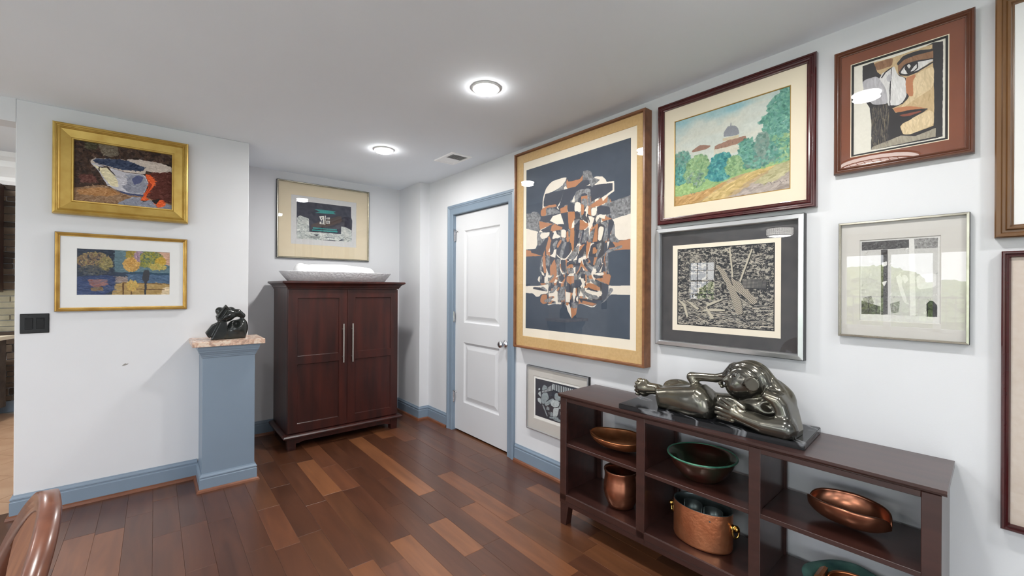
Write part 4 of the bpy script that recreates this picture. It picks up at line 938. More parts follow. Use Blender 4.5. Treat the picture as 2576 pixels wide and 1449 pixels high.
('rock',1,[(0.004,0.813),(0.081,0.757),(0.228,0.781),(0.282,0.826),(0.229,0.85),(0.056,0.838)]),
('roof',1,[(0.179,0.397),(0.262,0.352),(0.366,0.39),(0.332,0.414),(0.203,0.418)]),
('wallwhite',1,[(0.388,0.417),(0.476,0.429),(0.581,0.435),(0.612,0.521),(0.389,0.525)]),
('roof',0,[(0.394,0.405),(0.518,0.377),(0.651,0.377),(0.667,0.429),(0.571,0.445),(0.394,0.443)]),
('cream',0,[(0.465,0.347),(0.599,0.35),(0.599,0.383),(0.465,0.376)]),
('dome',1,[(0.47,0.335),(0.475,0.284),(0.502,0.24),(0.539,0.233),(0.575,0.252),(0.595,0.291),(0.599,0.35)]),
('dome',0,[(0.528,0.236),(0.533,0.193),(0.541,0.238)]),
],
'NICHE': [
('slate',0,[(0.079,0.113),(0.912,0.107),(0.915,0.339),(0.933,0.405),(0.923,0.887),(0.079,0.89)]),
('stone',0,[(0.083,0.462),(0.126,0.41),(0.256,0.459),(0.262,0.728),(0.75,0.724),(0.753,0.555),(0.835,0.57),(0.926,0.626),(0.923,0.887),(0.079,0.89)]),
('brown',1,[(0.27,0.586),(0.754,0.311),(0.764,0.459),(0.559,0.583),(0.316,0.644)]),
('teal',0,[(0.336,0.244),(0.405,0.245),(0.674,0.243),(0.64,0.263),(0.64,0.29),(0.674,0.307),(0.341,0.322),(0.425,0.297)]),
('teal',0,[(0.316,0.631),(0.685,0.629),(0.686,0.648),(0.316,0.659)]),
('teal',0,[(0.303,0.678),(0.695,0.664),(0.696,0.695),(0.303,0.703)]),
('white',0,[(0.411,0.388),(0.483,0.37),(0.481,0.548),(0.412,0.545),(0.426,0.458)]),
('white',0,[(0.496,0.361),(0.51,0.359),(0.501,0.558),(0.49,0.56)]),
('white',0,[(0.52,0.403),(0.572,0.388),(0.57,0.429),(0.52,0.432)]),
('white',0,[(0.518,0.463),(0.573,0.459),(0.57,0.528),(0.517,0.53)]),
('slate',0,[(0.435,0.417),(0.463,0.399),(0.453,0.427),(0.439,0.436)]),
('slate',0,[(0.44,0.482),(0.468,0.425),(0.463,0.518),(0.454,0.545),(0.445,0.534)]),
('slate',0,[(0.421,0.459),(0.435,0.451),(0.433,0.509),(0.421,0.498)]),
('slate',0,[(0.527,0.413),(0.558,0.402),(0.558,0.409),(0.527,0.421)]),
('slate',0,[(0.526,0.485),(0.539,0.473),(0.536,0.523),(0.526,0.515)]),
('slate',0,[(0.549,0.478),(0.562,0.474),(0.559,0.523),(0.551,0.524)]),
('slate',0,[(0.465,0.819),(0.541,0.816),(0.637,0.818),(0.541,0.829)]),
('slate',0,[(0.317,0.779),(0.409,0.774),(0.372,0.811)]),
('greystone',0,[(0.281,0.815),(0.428,0.81),(0.409,0.864),(0.281,0.86)]),
('slate',0,[(0.466,0.877),(0.667,0.874),(0.657,0.889),(0.466,0.886)]),
('slate',0,[(0.706,0.883),(0.755,0.838),(0.826,0.843),(0.756,0.871)]),
],
'FIGURES': [
('darkfield',0,[(0.025,0.044),(0.961,0.045),(0.961,0.982),(0.029,0.94)]),
('pale',0,[(0.168,0.304),(0.185,0.287),(0.185,0.335),(0.168,0.347)]),
('pale',0,[(0.198,0.276),(0.215,0.258),(0.215,0.32),(0.198,0.332)]),
('pale',0,[(0.228,0.249),(0.245,0.229),(0.245,0.305),(0.228,0.317)]),
('pale',0,[(0.258,0.222),(0.275,0.201),(0.275,0.29),(0.258,0.302)]),
('pale',0,[(0.288,0.194),(0.305,0.172),(0.305,0.275),(0.288,0.287)]),
('pale',0,[(0.318,0.167),(0.334,0.143),(0.335,0.26),(0.318,0.272)]),
('pale',0,[(0.347,0.14),(0.364,0.115),(0.364,0.246),(0.348,0.257)]),
('pale',0,[(0.377,0.113),(0.394,0.087),(0.394,0.231),(0.377,0.242)]),
('pale',0,[(0.406,0.086),(0.423,0.058),(0.424,0.216),(0.407,0.227)]),
('pale',0,[(0.427,0.037),(0.449,0.039),(0.449,0.189),(0.427,0.181)]),
('pale',0,[(0.467,0.037),(0.488,0.04),(0.489,0.196),(0.467,0.188)]),
('pale',0,[(0.506,0.039),(0.528,0.042),(0.528,0.203),(0.507,0.195)]),
('pale',0,[(0.546,0.04),(0.567,0.042),(0.568,0.21),(0.546,0.202)]),
('pale',0,[(0.585,0.042),(0.607,0.044),(0.607,0.217),(0.586,0.209)]),
('pale',0,[(0.624,0.042),(0.646,0.045),(0.646,0.224),(0.625,0.217)]),
('pale',0,[(0.664,0.044),(0.685,0.047),(0.685,0.231),(0.664,0.224)]),
('pale',0,[(0.703,0.045),(0.724,0.047),(0.724,0.239),(0.703,0.231)]),
('pale',0,[(0.742,0.047),(0.763,0.049),(0.763,0.246),(0.742,0.238)]),
('pale',0,[(0.78,0.047),(0.801,0.05),(0.802,0.253),(0.78,0.245)]),
('pale',0,[(0.819,0.049),(0.84,0.052),(0.84,0.26),(0.819,0.252)]),
('pale',0,[(0.857,0.05),(0.878,0.052),(0.879,0.267),(0.858,0.259)]),
('pale',0,[(0.896,0.052),(0.917,0.054),(0.917,0.273),(0.896,0.266)]),
('pale',0,[(0.934,0.052),(0.955,0.055),(0.955,0.28),(0.934,0.273)]),
('grey',1,[(0.168,0.257),(0.187,0.168),(0.22,0.118),(0.298,0.153),(0.292,0.21),(0.181,0.281)]),
('grey',1,[(0.143,0.513),(0.169,0.381),(0.221,0.326),(0.299,0.305),(0.344,0.444),(0.286,0.528),(0.196,0.65),(0.15,0.594)]),
('pale',1,[(0.063,0.396),(0.129,0.309),(0.143,0.471),(0.103,0.441)]),
('pale',1,[(0.057,0.523),(0.13,0.496),(0.157,0.661),(0.064,0.604)]),
('pale',1,[(0.069,0.269),(0.109,0.231),(0.129,0.267),(0.089,0.305)]),
('grey',1,[(0.222,0.602),(0.415,0.424),(0.466,0.424),(0.351,0.606),(0.261,0.673)]),
('grey',1,[(0.466,0.383),(0.479,0.283),(0.517,0.252),(0.631,0.269),(0.631,0.405),(0.517,0.464)]),
('pale',1,[(0.377,0.544),(0.415,0.465),(0.466,0.444),(0.594,0.456),(0.569,0.586),(0.467,0.642),(0.39,0.609)]),
('grey',1,[(0.17,0.658),(0.209,0.66),(0.314,0.919),(0.294,0.938)]),
('grey',1,[(0.274,0.766),(0.287,0.666),(0.351,0.675),(0.352,0.757)]),
('pale',1,[(0.429,0.885),(0.448,0.661),(0.518,0.641),(0.581,0.596),(0.556,0.78),(0.531,0.855)]),
('grey',1,[(0.365,0.89),(0.378,0.777),(0.429,0.789),(0.429,0.885)]),
('pale',1,[(0.333,0.804),(0.352,0.798),(0.352,0.88)]),
('pale',1,[(0.569,0.64),(0.631,0.419),(0.657,0.696),(0.607,0.629)]),
('grey',1,[(0.339,0.925),(0.467,0.874),(0.569,0.871),(0.569,0.911),(0.365,0.958)]),
('grey',1,[(0.417,0.964),(0.569,0.905),(0.77,0.919),(0.77,0.986)]),
('pale',1,[(0.6,0.712),(0.632,0.69),(0.67,0.828),(0.62,0.869)]),
('grey',1,[(0.694,0.333),(0.832,0.376),(0.819,0.568),(0.72,0.57)]),
('pale',1,[(0.745,0.63),(0.869,0.635),(0.832,0.833),(0.757,0.829)]),
],
'SILVER': [
('grey',0,[(0.051,0.034),(0.95,0.036),(0.946,0.909),(0.051,0.91)]),
('charcoal',0,[(0.051,0.034),(0.629,0.036),(0.629,0.133),(0.051,0.137)]),
('midgrey',0,[(0.687,0.035),(0.95,0.036),(0.946,0.15),(0.695,0.145)]),
('pale',0,[(0.629,0.036),(0.687,0.035),(0.711,0.9),(0.645,0.91)]),
('charcoal',0,[(0.294,0.141),(0.377,0.138),(0.382,0.901),(0.299,0.908)]),
('pale',1,[(0.303,0.292),(0.37,0.278),(0.37,0.327),(0.312,0.342)]),
('pale',1,[(0.303,0.526),(0.373,0.502),(0.338,0.577)]),
('pale',1,[(0.477,0.462),(0.52,0.439),(0.562,0.48),(0.545,0.545),(0.612,0.74),(0.579,0.765),(0.528,0.643),(0.511,0.578)]),
('pale',1,[(0.545,0.447),(0.596,0.44),(0.629,0.498),(0.579,0.546)]),
('midgrey',1,[(0.066,0.712),(0.177,0.686),(0.213,0.779),(0.103,0.814)]),
('charcoal',0,[(0.051,0.747),(0.294,0.811),(0.294,0.903),(0.051,0.91)]),
('midgrey',1,[(0.408,0.776),(0.528,0.741),(0.511,0.873),(0.425,0.891)]),
('black',1,[(0.832,0.912),(0.827,0.77),(0.864,0.73),(0.903,0.737),(0.946,0.784),(0.946,0.909)]),
('pale',1,[(0.711,0.451),(0.934,0.424),(0.934,0.58),(0.727,0.611)]),
],
'WOODCUT': [
('palebark',1,[(0.439,0.246),(0.462,0.227),(0.54,0.323),(0.584,0.43),(0.692,0.653),(0.713,0.822),(0.649,0.838),(0.606,0.668),(0.54,0.456)]),
('palebark',1,[(0.584,0.378),(0.671,0.445),(0.755,0.536),(0.857,0.675),(0.796,0.715),(0.734,0.627),(0.628,0.536)]),
('shed',0,[(0.703,0.445),(0.786,0.396),(0.931,0.436),(0.926,0.524),(0.713,0.51)]),
('bark',1,[(0.352,0.154),(0.434,0.125),(0.428,0.266),(0.38,0.522),(0.345,0.508)]),
('log',1,[(-0.009,0.929),(0.184,0.925),(0.539,0.965),(0.858,0.975),(0.605,0.98),(0.306,0.987),(0.004,0.986)]),
('log',1,[(0.222,0.824),(0.379,0.769),(0.539,0.776),(0.528,0.797),(0.331,0.812)]),
('log',1,[(0.072,0.65),(0.259,0.773),(0.235,0.802)]),
('log',1,[(0.332,0.743),(0.425,0.89),(0.39,0.906),(0.331,0.784)]),
('log',0,[(0.332,0.715),(0.495,0.65),(0.504,0.663),(0.344,0.749)]),
('log',0,[(0.671,0.432),(0.786,0.053),(0.801,0.06),(0.687,0.445)]),
('log',0,[(0.585,0.017),(0.617,0.378),(0.601,0.385),(0.569,0.035)]),
('log',0,[(0.53,0.019),(0.607,0.117),(0.601,0.129),(0.53,0.039)]),
('log',0,[(-0.006,0.652),(0.097,0.722),(0.134,0.892),(0.109,0.893),(0.071,0.751)]),
],
}
# ------------------------------------------------------------------ framed pictures
def picture(label, wall, a0, a1, z0, z1, prof, fm, layers, gl=None, side=None, cat='picture', name='framed_print'):
    """a0..a1: extent along the wall (world y on the right wall, world x on the others), from the left as seen.
    prof: (inset, stand-off) from the back outer edge; layers: ('mat', material, hole, depth) / ('sheet', material, rect, depth)"""
    if wall == 'R': loc, rz, w = (XR, (a0+a1)/2, (z0+z1)/2), -PI/2, a0-a1
    elif wall == 'L': loc, rz, w = ((a0+a1)/2, YL, (z0+z1)/2), 0, a1-a0
    else: loc, rz, w = ((a0+a1)/2, YN, (z0+z1)/2), 0, a1-a0
    h = z1-z0; t = thing(name, label, cat, loc, rz)
    X, Z = w/2, h/2
    def sweep_frame(pr, nm, m):
        bm = NB(); rows = []
        for a, b in pr: rows.append([bm.verts.new(p) for p in ((-X+a, -b, -Z+a), (X-a, -b, -Z+a), (X-a, -b, Z-a), (-X+a, -b, Z-a))])
        for A, B in zip(rows, rows[1:]+rows[:1]):
            for i in range(4): bm.faces.new((A[i], A[(i+1) % 4], B[(i+1) % 4], B[i]))
        return obj(nm, bm, m, t)
    sweep_frame(prof, 'frame', fm)
    if side: sweep_frame(side[1], 'frame_edge', side[0])
    bm = NB(); box(bm, -X+.004, X-.004, -.004, -.001, -Z+.004, Z-.004); obj('backing', bm, M['dark_gap'], t)
    cx, cz = (a0+a1)/2, (z0+z1)/2
    def loc_rect(r):   # world (a0,a1,z0,z1) -> local
        if wall == 'R': return (cx-r[0], cx-r[1], r[2]-cz, r[3]-cz)
        return (r[0]-cx, r[1]-cx, r[2]-cz, r[3]-cz)
    for L in layers:
        if L[0] == 'mat':
            _, m, r, d, nm = L; x0, x1, q0, q1 = loc_rect(r); bm = NB()
            rect_loops(bm, [(-X+.003, X-.003, -Z+.003, Z-.003, -d), (x0-.002, x1+.002, q0-.002, q1+.002, -d), (x0, x1, q0, q1, -d+.003)], fill=False)
            rect_loops(bm, [(-X+.003, X-.003, -Z+.003, Z-.003, -d), (-X+.003, X-.003, -Z+.003, Z-.003, -d+.003)], fill=False)
            obj(nm, bm, m, t)
        else:
            _, m, r, d, nm = L; x0, x1, q0, q1 = loc_rect(r); bm = NB(); box(bm, x0, x1, -d, -d+.0015, q0, q1)
            uv = bm.loops.layers.uv.new('UVMap')
            for f in bm.faces:
                for lp in f.loops: lp[uv].uv = ((lp.vert.co.x-x0)/(x1-x0), (lp.vert.co.z-q0)/(q1-q0))
            obj(nm, bm, m, t)
    if gl:
        ins, d = gl; bm = NB(); bm.faces.new([bm.verts.new(p) for p in ((-X+ins, -d, -Z+ins), (X-ins, -d, -Z+ins), (X-ins, -d, Z-ins), (-X+ins, -d, Z-ins))]); obj('glass', bm, M['glass'], t)
    return t

# --- big abstract print -------------------------------------------------
def art_abstract():
    A = Art(660, 860, (69, 78, 91), 3); A.grain(5, 10)  # navy ground greyed: the veil of glass reflections is in this colour
    sp = fbm(A.h, A.w, 110, A.rng, 3); fine = A.rng.normal(0, 1, (A.h, A.w))
    gtex = np.clip(124+(sp-.5)*95+fine*10, 70, 180)
    cols = {'N': (68, 72, 83), 'W': (226, 217, 204), 'B': (174, 122, 90)}
    body = A.mask(A.chaikin([(.21, .30), (.5, .24), (.84, .26), (.88, .42), (.82, .60), (.84, .72), (.72, .84), (.56, .83), (.50, .90), (.44, .84), (.24, .84), (.17, .70), (.19, .56), (.15, .46), (.16, .34)]))
    y0, y1, x0, x1, m = body; C_ = A.rng.random((330, 2)); C_[:, 1] = (C_[:, 1]*15).astype(int)/15+A.rng.random(330)*.03
    Y, X = np.meshgrid(np.linspace(0, 1, y1-y0), np.linspace(0, 1, x1-x0), indexing='ij'); best = np.full(Y.shape, 9.0); who = np.zeros(Y.shape, int)
    for i, (a, b) in enumerate(C_):
        sh = .25*math.sin(i*1.7); d = np.abs((X-a)-sh*(Y-b))*1.25+np.abs(Y-b)*.55; k = d < best; best[k] = d[k]; who[k] = i
    kind = A.rng.choice(4, 330, p=[.52, .22, .15, .11]); kk = kind[who][..., None]
    tex = np.repeat(gtex[y0:y1, x0:x1, None], 3, 2)
    fill = np.where(kk == 0, np.array(cols['N']), np.where(kk == 1, tex, np.where(kk == 2, np.array(cols['B']), np.array(cols['W']))))
    A.im[y0:y1, x0:x1] = np.where(m[..., None], fill, A.im[y0:y1, x0:x1])
    for c, sm, pts in ART['ABSTRACT']:
        if c == 'G': A.poly(pts, (0, 0, 0), sm, fn=lambda a, b, c_, d: np.stack([gtex[a:b, c_:d], gtex[a:b, c_:d]+1, gtex[a:b, c_:d]+4], -1))
        else: A.poly(pts, cols[c], sm, noise=2.0)
    A.warp(1.6, 30); A.grain(4, 40)
    return A.material('abstract_print_ink', .7)
prof_big = [(0, 0), (0, .066), (.002, .068), (.012, .068), (.014, .066), (.016, .056), (.018, .004)]
picture('tall abstract print of navy, cream and rust shapes in deep walnut frame', 'R', 2.520, 1.372, 0.902, 2.378, prof_big, M['walnut'],
        [('mat', M['linen'], (2.432, 1.438, 0.992, 2.300), .050, 'linen_mat'), ('sheet', M['paper'], (2.445, 1.425, 0.980, 2.310), .046, 'paper'),
         ('sheet', art_abstract(), (2.400, 1.480, 1.053, 2.240), .0465, 'print')], (.014, .056))

# --- pastel landscape ---------------------------------------------------
def art_pastel():
    A = Art(560, 470, (206, 212, 204), 5); h, w = A.h, A.w
    n = fbm(h, w, 4, A.rng, 4, .5); v = np.linspace(0, 1, h)[:, None]
    k = np.clip((n-.45)*4, 0, 1)[..., None]*np.clip(1.3-v*1.6, 0, 1)[..., None]
    A.im = A.im*(1-k)+np.array((150, 192, 200))*k
    cr_ = np.clip((fbm(h, w, 4, A.rng, 4, .5)-.5)*4, 0, 1)[..., None]; A.im = A.im*(1-cr_*.6)+np.array((222, 216, 198))*cr_*.6
    P = {'grass': (150, 182, 120), 'path': (184, 160, 122), 'pathlight': (204, 178, 120), 'mauve': (176, 164, 156), 'orange': (198, 158, 104), 'olive': (178, 172, 132), 'rock': (140, 132, 138),
         'roof': (158, 124, 108), 'wallwhite': (210, 206, 190), 'cream': (204, 192, 164), 'dome': (142, 145, 152)}
    S = {c: p for c, s, p in ART['PASTEL']}
    for c, s, p in ART['PASTEL'][:7]:
        A.poly(p, P[c], 1); A.dabs(p, [P[c], tuple(x+12 for x in P[c]), tuple(x-14 for x in P[c])], 260, 20, -.35, .25, 4)
    for c, s, p in ART['PASTEL'][7:]: A.poly(p, P[c], s, 5)
    def tree(c, r, cols, nn, sz=9):
        a = np.linspace(0, 2*PI, 14)[:-1]; A.dabs([(c[0]+r[0]*math.cos(t)*(1+.15*math.sin(5*t)), c[1]+r[1]*math.sin(t)) for t in a], cols, nn, sz, .6, 1.0, 1.8, 12)
    A.poly([(.0, .72), (.5, .62), (1, .58), (1, .72), (.6, .76), (.3, .86), (0, .88)], (150, 184, 124), 1); A.dabs([(.0, .72), (.5, .62), (1, .58), (1, .72), (.6, .76), (.3, .86), (0, .88)], [(150, 184, 124), (166, 194, 136), (136, 172, 118)], 260, 14, -.2, .3, 4)
    teal = [(92, 150, 132), (120, 172, 150), (78, 132, 122), (110, 160, 150)]; grn = [(130, 166, 120), (148, 180, 130), (112, 150, 112), (160, 186, 140)]; blu = [(60, 136, 142), (76, 150, 150), (62, 124, 132), (104, 170, 160)]; gry = [(110, 142, 132), (130, 150, 140)]
    tree((.93, .30), (.13, .24), teal, 900); tree((.97, .12), (.07, .14), teal, 260); tree((.86, .28), (.1, .05), teal, 200)
    tree((.90, .58), (.16, .13), teal+grn, 800); tree((.74, .60), (.16, .13), teal+gry, 800); tree((.66, .53), (.07, .12), teal, 260); tree((.78, .50), (.05, .12), gry, 200)
    tree((.08, .50), (.10, .12), teal+gry, 600); tree((.05, .68), (.10, .13), teal+blu, 500); tree((.24, .62), (.12, .16), grn, 800); tree((.22, .72), (.08, .09), grn+gry, 400)
    tree((.45, .60), (.10, .10), blu, 700); tree((.44, .71), (.12, .07), blu, 400); tree((.56, .66), (.07, .10), grn, 400); tree((.10, .80), (.12, .05), [(168, 196, 130), (150, 184, 124)], 240)
    for q in range(5): A.stroke((.425+.03*q, .430-.006*q), (.425+.03*q, .452-.006*q), .8, (92, 80, 72))
    for q in range(9): A.stroke((.80+.022*q, .895+.006*math.sin(q*2.1)), (.812+.022*q, .905-.012*math.cos(q*1.7)), 1.1, (92, 84, 84))
    A.warp(3, 24); A.grain(9, 60); A.grain(6, 14)
    return A.material('pastel_landscape', .8)
prof_cherry = [(0, 0), (0, .024), (.004, .030), (.010, .030), (.013, .026), (.018, .026), (.022, .030), (.027, .028), (.031, .023), (.036, .022), (.038, .010), (.038, .004)]
picture('pastel landscape of a domed building behind trees in glossy oxblood frame', 'R', 1.318, 0.568, 1.707, 2.372, prof_cherry, M['cherry'],
        [('mat', M['cream'], (1.222, 0.668, 1.803, 2.264), .016, 'mat_board'), ('mat', M['gold2'], (1.219, 0.671, 1.806, 2.261), .0152, 'gilt_fillet'), ('sheet', art_pastel(), (1.232, 0.660, 1.795, 2.272), .011, 'drawing')], (.036, .0175))

# --- woodcut --------------------------------------------------------------
def art_woodcut():
    A = Art(640, 560, (44, 46, 50), 8); R = A.rng; h, w = A.h, A.w
    pale = [(206, 196, 178), (188, 180, 166), (168, 164, 156)]
    n1 = fbm(h, w, 60, R, 3, .6); n2 = fbm(h, w, 70, R, 3, .5)
    v = np.linspace(0, 1, h)[:, None]
    m = np.where(v < .62, n1 > .57, n2 > .54); A.im[m] = (168, 162, 150)
    for _ in range(5200):
        x, y = R.random(2); up = y < .3; a = R.normal(-.9 if R.random() < .5 else .9, .7) if y < .65 else R.normal(0.15 if R.random() < .6 else -.5, .4)
        L = R.uniform(.010, .03)*(1.8 if y > .65 else 1); c = pale[R.integers(3)] if R.random() < .55 else (30, 32, 36)
        A.stroke((x, y), (x+L*math.cos(a), y+L*math.sin(a)), R.uniform(.5, 1.3), c)
    for _ in range(7):
        cx, cy = R.uniform(.05, .95), R.uniform(.03, .2)
        for k in range(60):
            a = R.uniform(0, 2*PI); L = R.uniform(.02, .08); A.stroke((cx+.02*math.cos(a), cy+.02*math.sin(a)), (cx+L*math.cos(a), cy+L*math.sin(a)*.8), 1.3, pale[R.integers(3)] if R.random() < .7 else (30, 32, 36))
    for _ in range(40):
        x, y, a = R.uniform(0, 1), R.uniform(.66, .98), R.normal(.12, .35); L = R.uniform(.15, .4)
        A.stroke((x-L/2*math.cos(a), y-L/2*math.sin(a)-.004), (x+L/2*math.cos(a), y+L/2*math.sin(a)-.004), 3.6, (28, 30, 34))
        A.stroke((x-L/2*math.cos(a), y-L/2*math.sin(a)), (x+L/2*math.cos(a), y+L/2*math.sin(a)), 2.6, pale[R.integers(3)])
    C = {'palebark': (198, 188, 170), 'bark': (150, 146, 138), 'shed': (70, 70, 72), 'log': (192, 184, 166)}
    for c, s, p in [e for e in ART['WOODCUT'] if min(v for u, v in e[2]) < .9]:
        q = np.array(p); A.poly(q+[.006, .008], (26, 28, 32), s); A.poly(p, C[c], s)
        lo, hi = q.min(0), q.max(0)
        if c == 'shed':
            for k in range(8): A.stroke((lo[0], lo[1]+(hi[1]-lo[1])*(k+1)/9), (hi[0], lo[1]+(hi[1]-lo[1])*(k+1)/9-.01), 1, (186, 180, 166))
        if c in ('palebark', 'bark'):
            ax = q[len(q)//2]-q[0]
            r = A.mask(A.chaikin(p) if s else p)
            if r is None: continue
            y0, y1, x0, x1, mm = r; Y, X = np.meshgrid(np.arange(y0, y1), np.arange(x0, x1), indexing='ij')
            d = ax*[w, h]; d = d/np.hypot(*d); u = X*-d[1]+Y*d[0]; sv = np.sin(u*.75+6*fbm(*mm.shape, 4, R, 2)) > .35
            A.im[y0:y1, x0:x1][mm & sv] = (52, 52, 54)
    b = 6; A.im[:b] = A.im[-b:] = (30, 32, 36); A.im[:, :b] = A.im[:, -b:] = (30, 32, 36)
    return A.material('woodcut_ink', .75)
prof_alu = [(0, 0), (0, .030), (.002, .034), (.020, .036), (.024, .030), (.026, .022), (.026, .004)]
picture('black and white woodcut of fallen tree trunk in wide silver frame with charcoal mat', 'R', 1.322, 0.609, 1.043, 1.684, prof_alu, M['alu'],
        [('sheet', M['charmat'], (1.302, 0.629, 1.063, 1.664), .012, 'mat_board'), ('sheet', M['paper'], (1.230, 0.703, 1.129, 1.588), .0138, 'paper'), ('sheet', art_woodcut(), (1.202, 0.728, 1.160, 1.567), .0142, 'print')], (.024, .020), side=(M['blackmetal'], [(-.001, .0), (-.001, .031), (.001, .031), (.001, 0)]))

# --- face print -------------------------------------------------------------
def art_face():
    A = Art(560, 620, (224, 220, 208), 12)
    C = {'dark': (54, 52, 54), 'tan': (196, 170, 130), 'brown': (140, 104, 78), 'tanlt': (214, 192, 154), 'white': (216, 214, 212), 'whitegrey': (176, 174, 178), 'orange': (184, 124, 88), 'line': (50, 48, 50), 'red': (140, 80, 66), 'greytan': (158, 150, 134)}
    for c, s, p in ART['FACE']:
        A.poly(p, C[c], s, 3)
        if c in ('tan', 'tanlt', 'whitegrey', 'greytan', 'brown', 'white') and len(p) > 3:
            col = C[c]; A.dabs(A.chaikin(p) if s else p, [col, tuple(x+10 for x in col), tuple(x-9 for x in col)], 160, 26, 1.45, .25, 6, 4, clip=True)
    lo = A.mask([(.07, .55), (.42, .62), (.40, .95), (.14, .97)])
    for _ in range(260):
        x = A.rng.uniform(.23, .42); y = A.rng.uniform(.5, .90); A.stroke((x, y), (x+A.rng.normal(0, .004), y+A.rng.uniform(.02, .09)), 1.2, (130, 118, 98) if A.rng.random() < .4 else (92, 88, 86))
    A.im[:, int(.0*A.w):int(.1*A.w)] = (224, 220, 208)
    A.warp(2, 30); A.grain(5, 50)
    return A.material('face_print_ink', .7)
prof_brown = [(0, 0), (0, .022), (.003, .028), (.008, .029), (.012, .024), (.014, .024), (.018, .027), (.021, .022), (.024, .021), (.025, .008), (.025, .004)]
picture('print of angular painted face with one big eye, rust mat, brown beaded frame', 'R', 0.507, 0.108, 1.828, 2.331, prof_brown, M['brownframe'],
        [('mat', M['rustmat'], (0.452, 0.172, 1.891, 2.267), .018, 'mat_board'), ('mat', M['cream'], (0.4485, 0.1755, 1.8945, 2.2635), .0165, 'cream_fillet'), ('mat', M['blackline'], (0.443, 0.181, 1.900, 2.258), .016, 'black_fillet'),
         ('sheet', art_face(), (0.452, 0.172, 1.891, 2.267), .0115, 'print')], (.024, .0195))

# --- silver print ------------------------------------------------------------
def art_silver():
    A = Art(420, 460, (214, 212, 208), 15)
    C = {'grey': (196, 194, 190), 'charcoal': (84, 82, 82), 'midgrey': (140, 138, 136), 'pale': (220, 218, 214), 'black': (44, 43, 44)}
    for c, s, p in ART['SILVER']:
        A.poly(p, C[c], s, 4); col = C[c]
        if c != 'pale': A.dabs(p, [tuple(x+18 for x in col), tuple(x-16 for x in col)], 130, 9, 0, 1.5, 3, clip=True)
    A.grain(8, 50)
    return A.material('grey_print_ink', .8)
prof_thin = [(0, 0), (0, .022), (.001, .025), (.007, .026), (.008, .022), (.008, .004)]
picture('grey print in thin pewter frame, hung below the face print', 'R', 0.489, 0.119, 1.163, 1.624, prof_thin, M['pewter'],
        [('mat', M['greymat'], (0.420, 0.192, 1.231, 1.549), .014, 'mat_board'), ('sheet', art_silver(), (0.428, 0.186, 1.225, 1.555), .0102, 'print')], (.007, .0165), side=(M['blackmetal'], [(-.0008, 0), (-.0008, .021), (.0008, .021), (.0008, 0)]))

# --- small figures print behind the shelf ------------------------------------------
def art_fig():
    A = Art(420, 360, (60, 60, 68), 18); C = {'darkfield': (60, 60, 68), 'pale': (190, 198, 200), 'grey': (150, 160, 164)}
    for c, s, p in ART['FIGURES']:
        if c != 'darkfield': A.poly(np.array(p)+[.006, .006], (34, 34, 40), s)
        A.poly(p, C[c], s, 4)
        if c != 'darkfield' and s: A.dabs(A.chaikin(p), [tuple(x+14 for x in C[c]), tuple(x-30 for x in C[c])], 60, 8, .6, 1, 5, clip=True)
    return A.material('figures_print_ink', .8)
picture('small print of pale stone figures low on the wall behind the shelf unit', 'R', 2.410, 1.812, 0.298, 0.772, [(0, 0), (0, .024), (.001, .027), (.006, .027), (.007, .023), (.007, .004)], M['alu'],
        [('mat', M['greymat'], (2.340, 1.894, 0.388, 0.700), .015, 'mat_board'), ('sheet', M['whitepaper'], (2.345, 1.889, 0.383, 0.705), .0108, 'paper'), ('sheet', art_fig(), (2.326, 1.906, 0.408, 0.683), .0113, 'print')], (.006, .018), side=(M['blackmetal'], [(-.0008, 0), (-.0008, .022), (.0008, .022), (.0008, 0)]))

# --- the two cut off by the right edge ------------------------------------------------
def art_plain(nm, base, amt, seed):
    A = Art(200, 240, base, seed); A.grain(amt, 6); return A.material(nm, .8)
prof_oak = [(0, 0), (0, .030), (.004, .036), (.014, .034), (.017, .028), (.024, .028), (.028, .034), (.034, .033), (.038, .024), (.042, .022), (.042, .006), (.042, .004)]
picture('picture in antique brown gilt moulding, upper of two cut off by right edge', 'R', 0.062, -0.55, 1.527, 2.335, prof_oak, M['oakframe'],
        [('mat', M['whitemat'], (-0.06, -0.43, 1.66, 2.20), .02, 'mat_board'), ('sheet', art_plain('pale_wash', (190, 196, 200), 25, 2), (-0.05, -0.44, 1.65, 2.21), .015, 'print')], (.040, .022))
picture('picture with pinkish mat in dark red frame, lower of two cut off by right edge', 'R', 0.046, -0.50, 0.562, 1.482, [(0, 0), (0, .030), (.003, .034), (.008, .034), (.011, .028), (.017, .030), (.021, .022), (.022, .006), (.022, .004)], M['cherry'],
        [('mat', M['pinkmat'], (-0.07, -0.38, 0.70, 1.35), .018, 'mat_board'), ('sheet', art_plain('warm_wash', (180, 160, 140), 25, 3), (-0.06, -0.39, 0.69, 1.36), .014, 'print')], (.020, .0205))

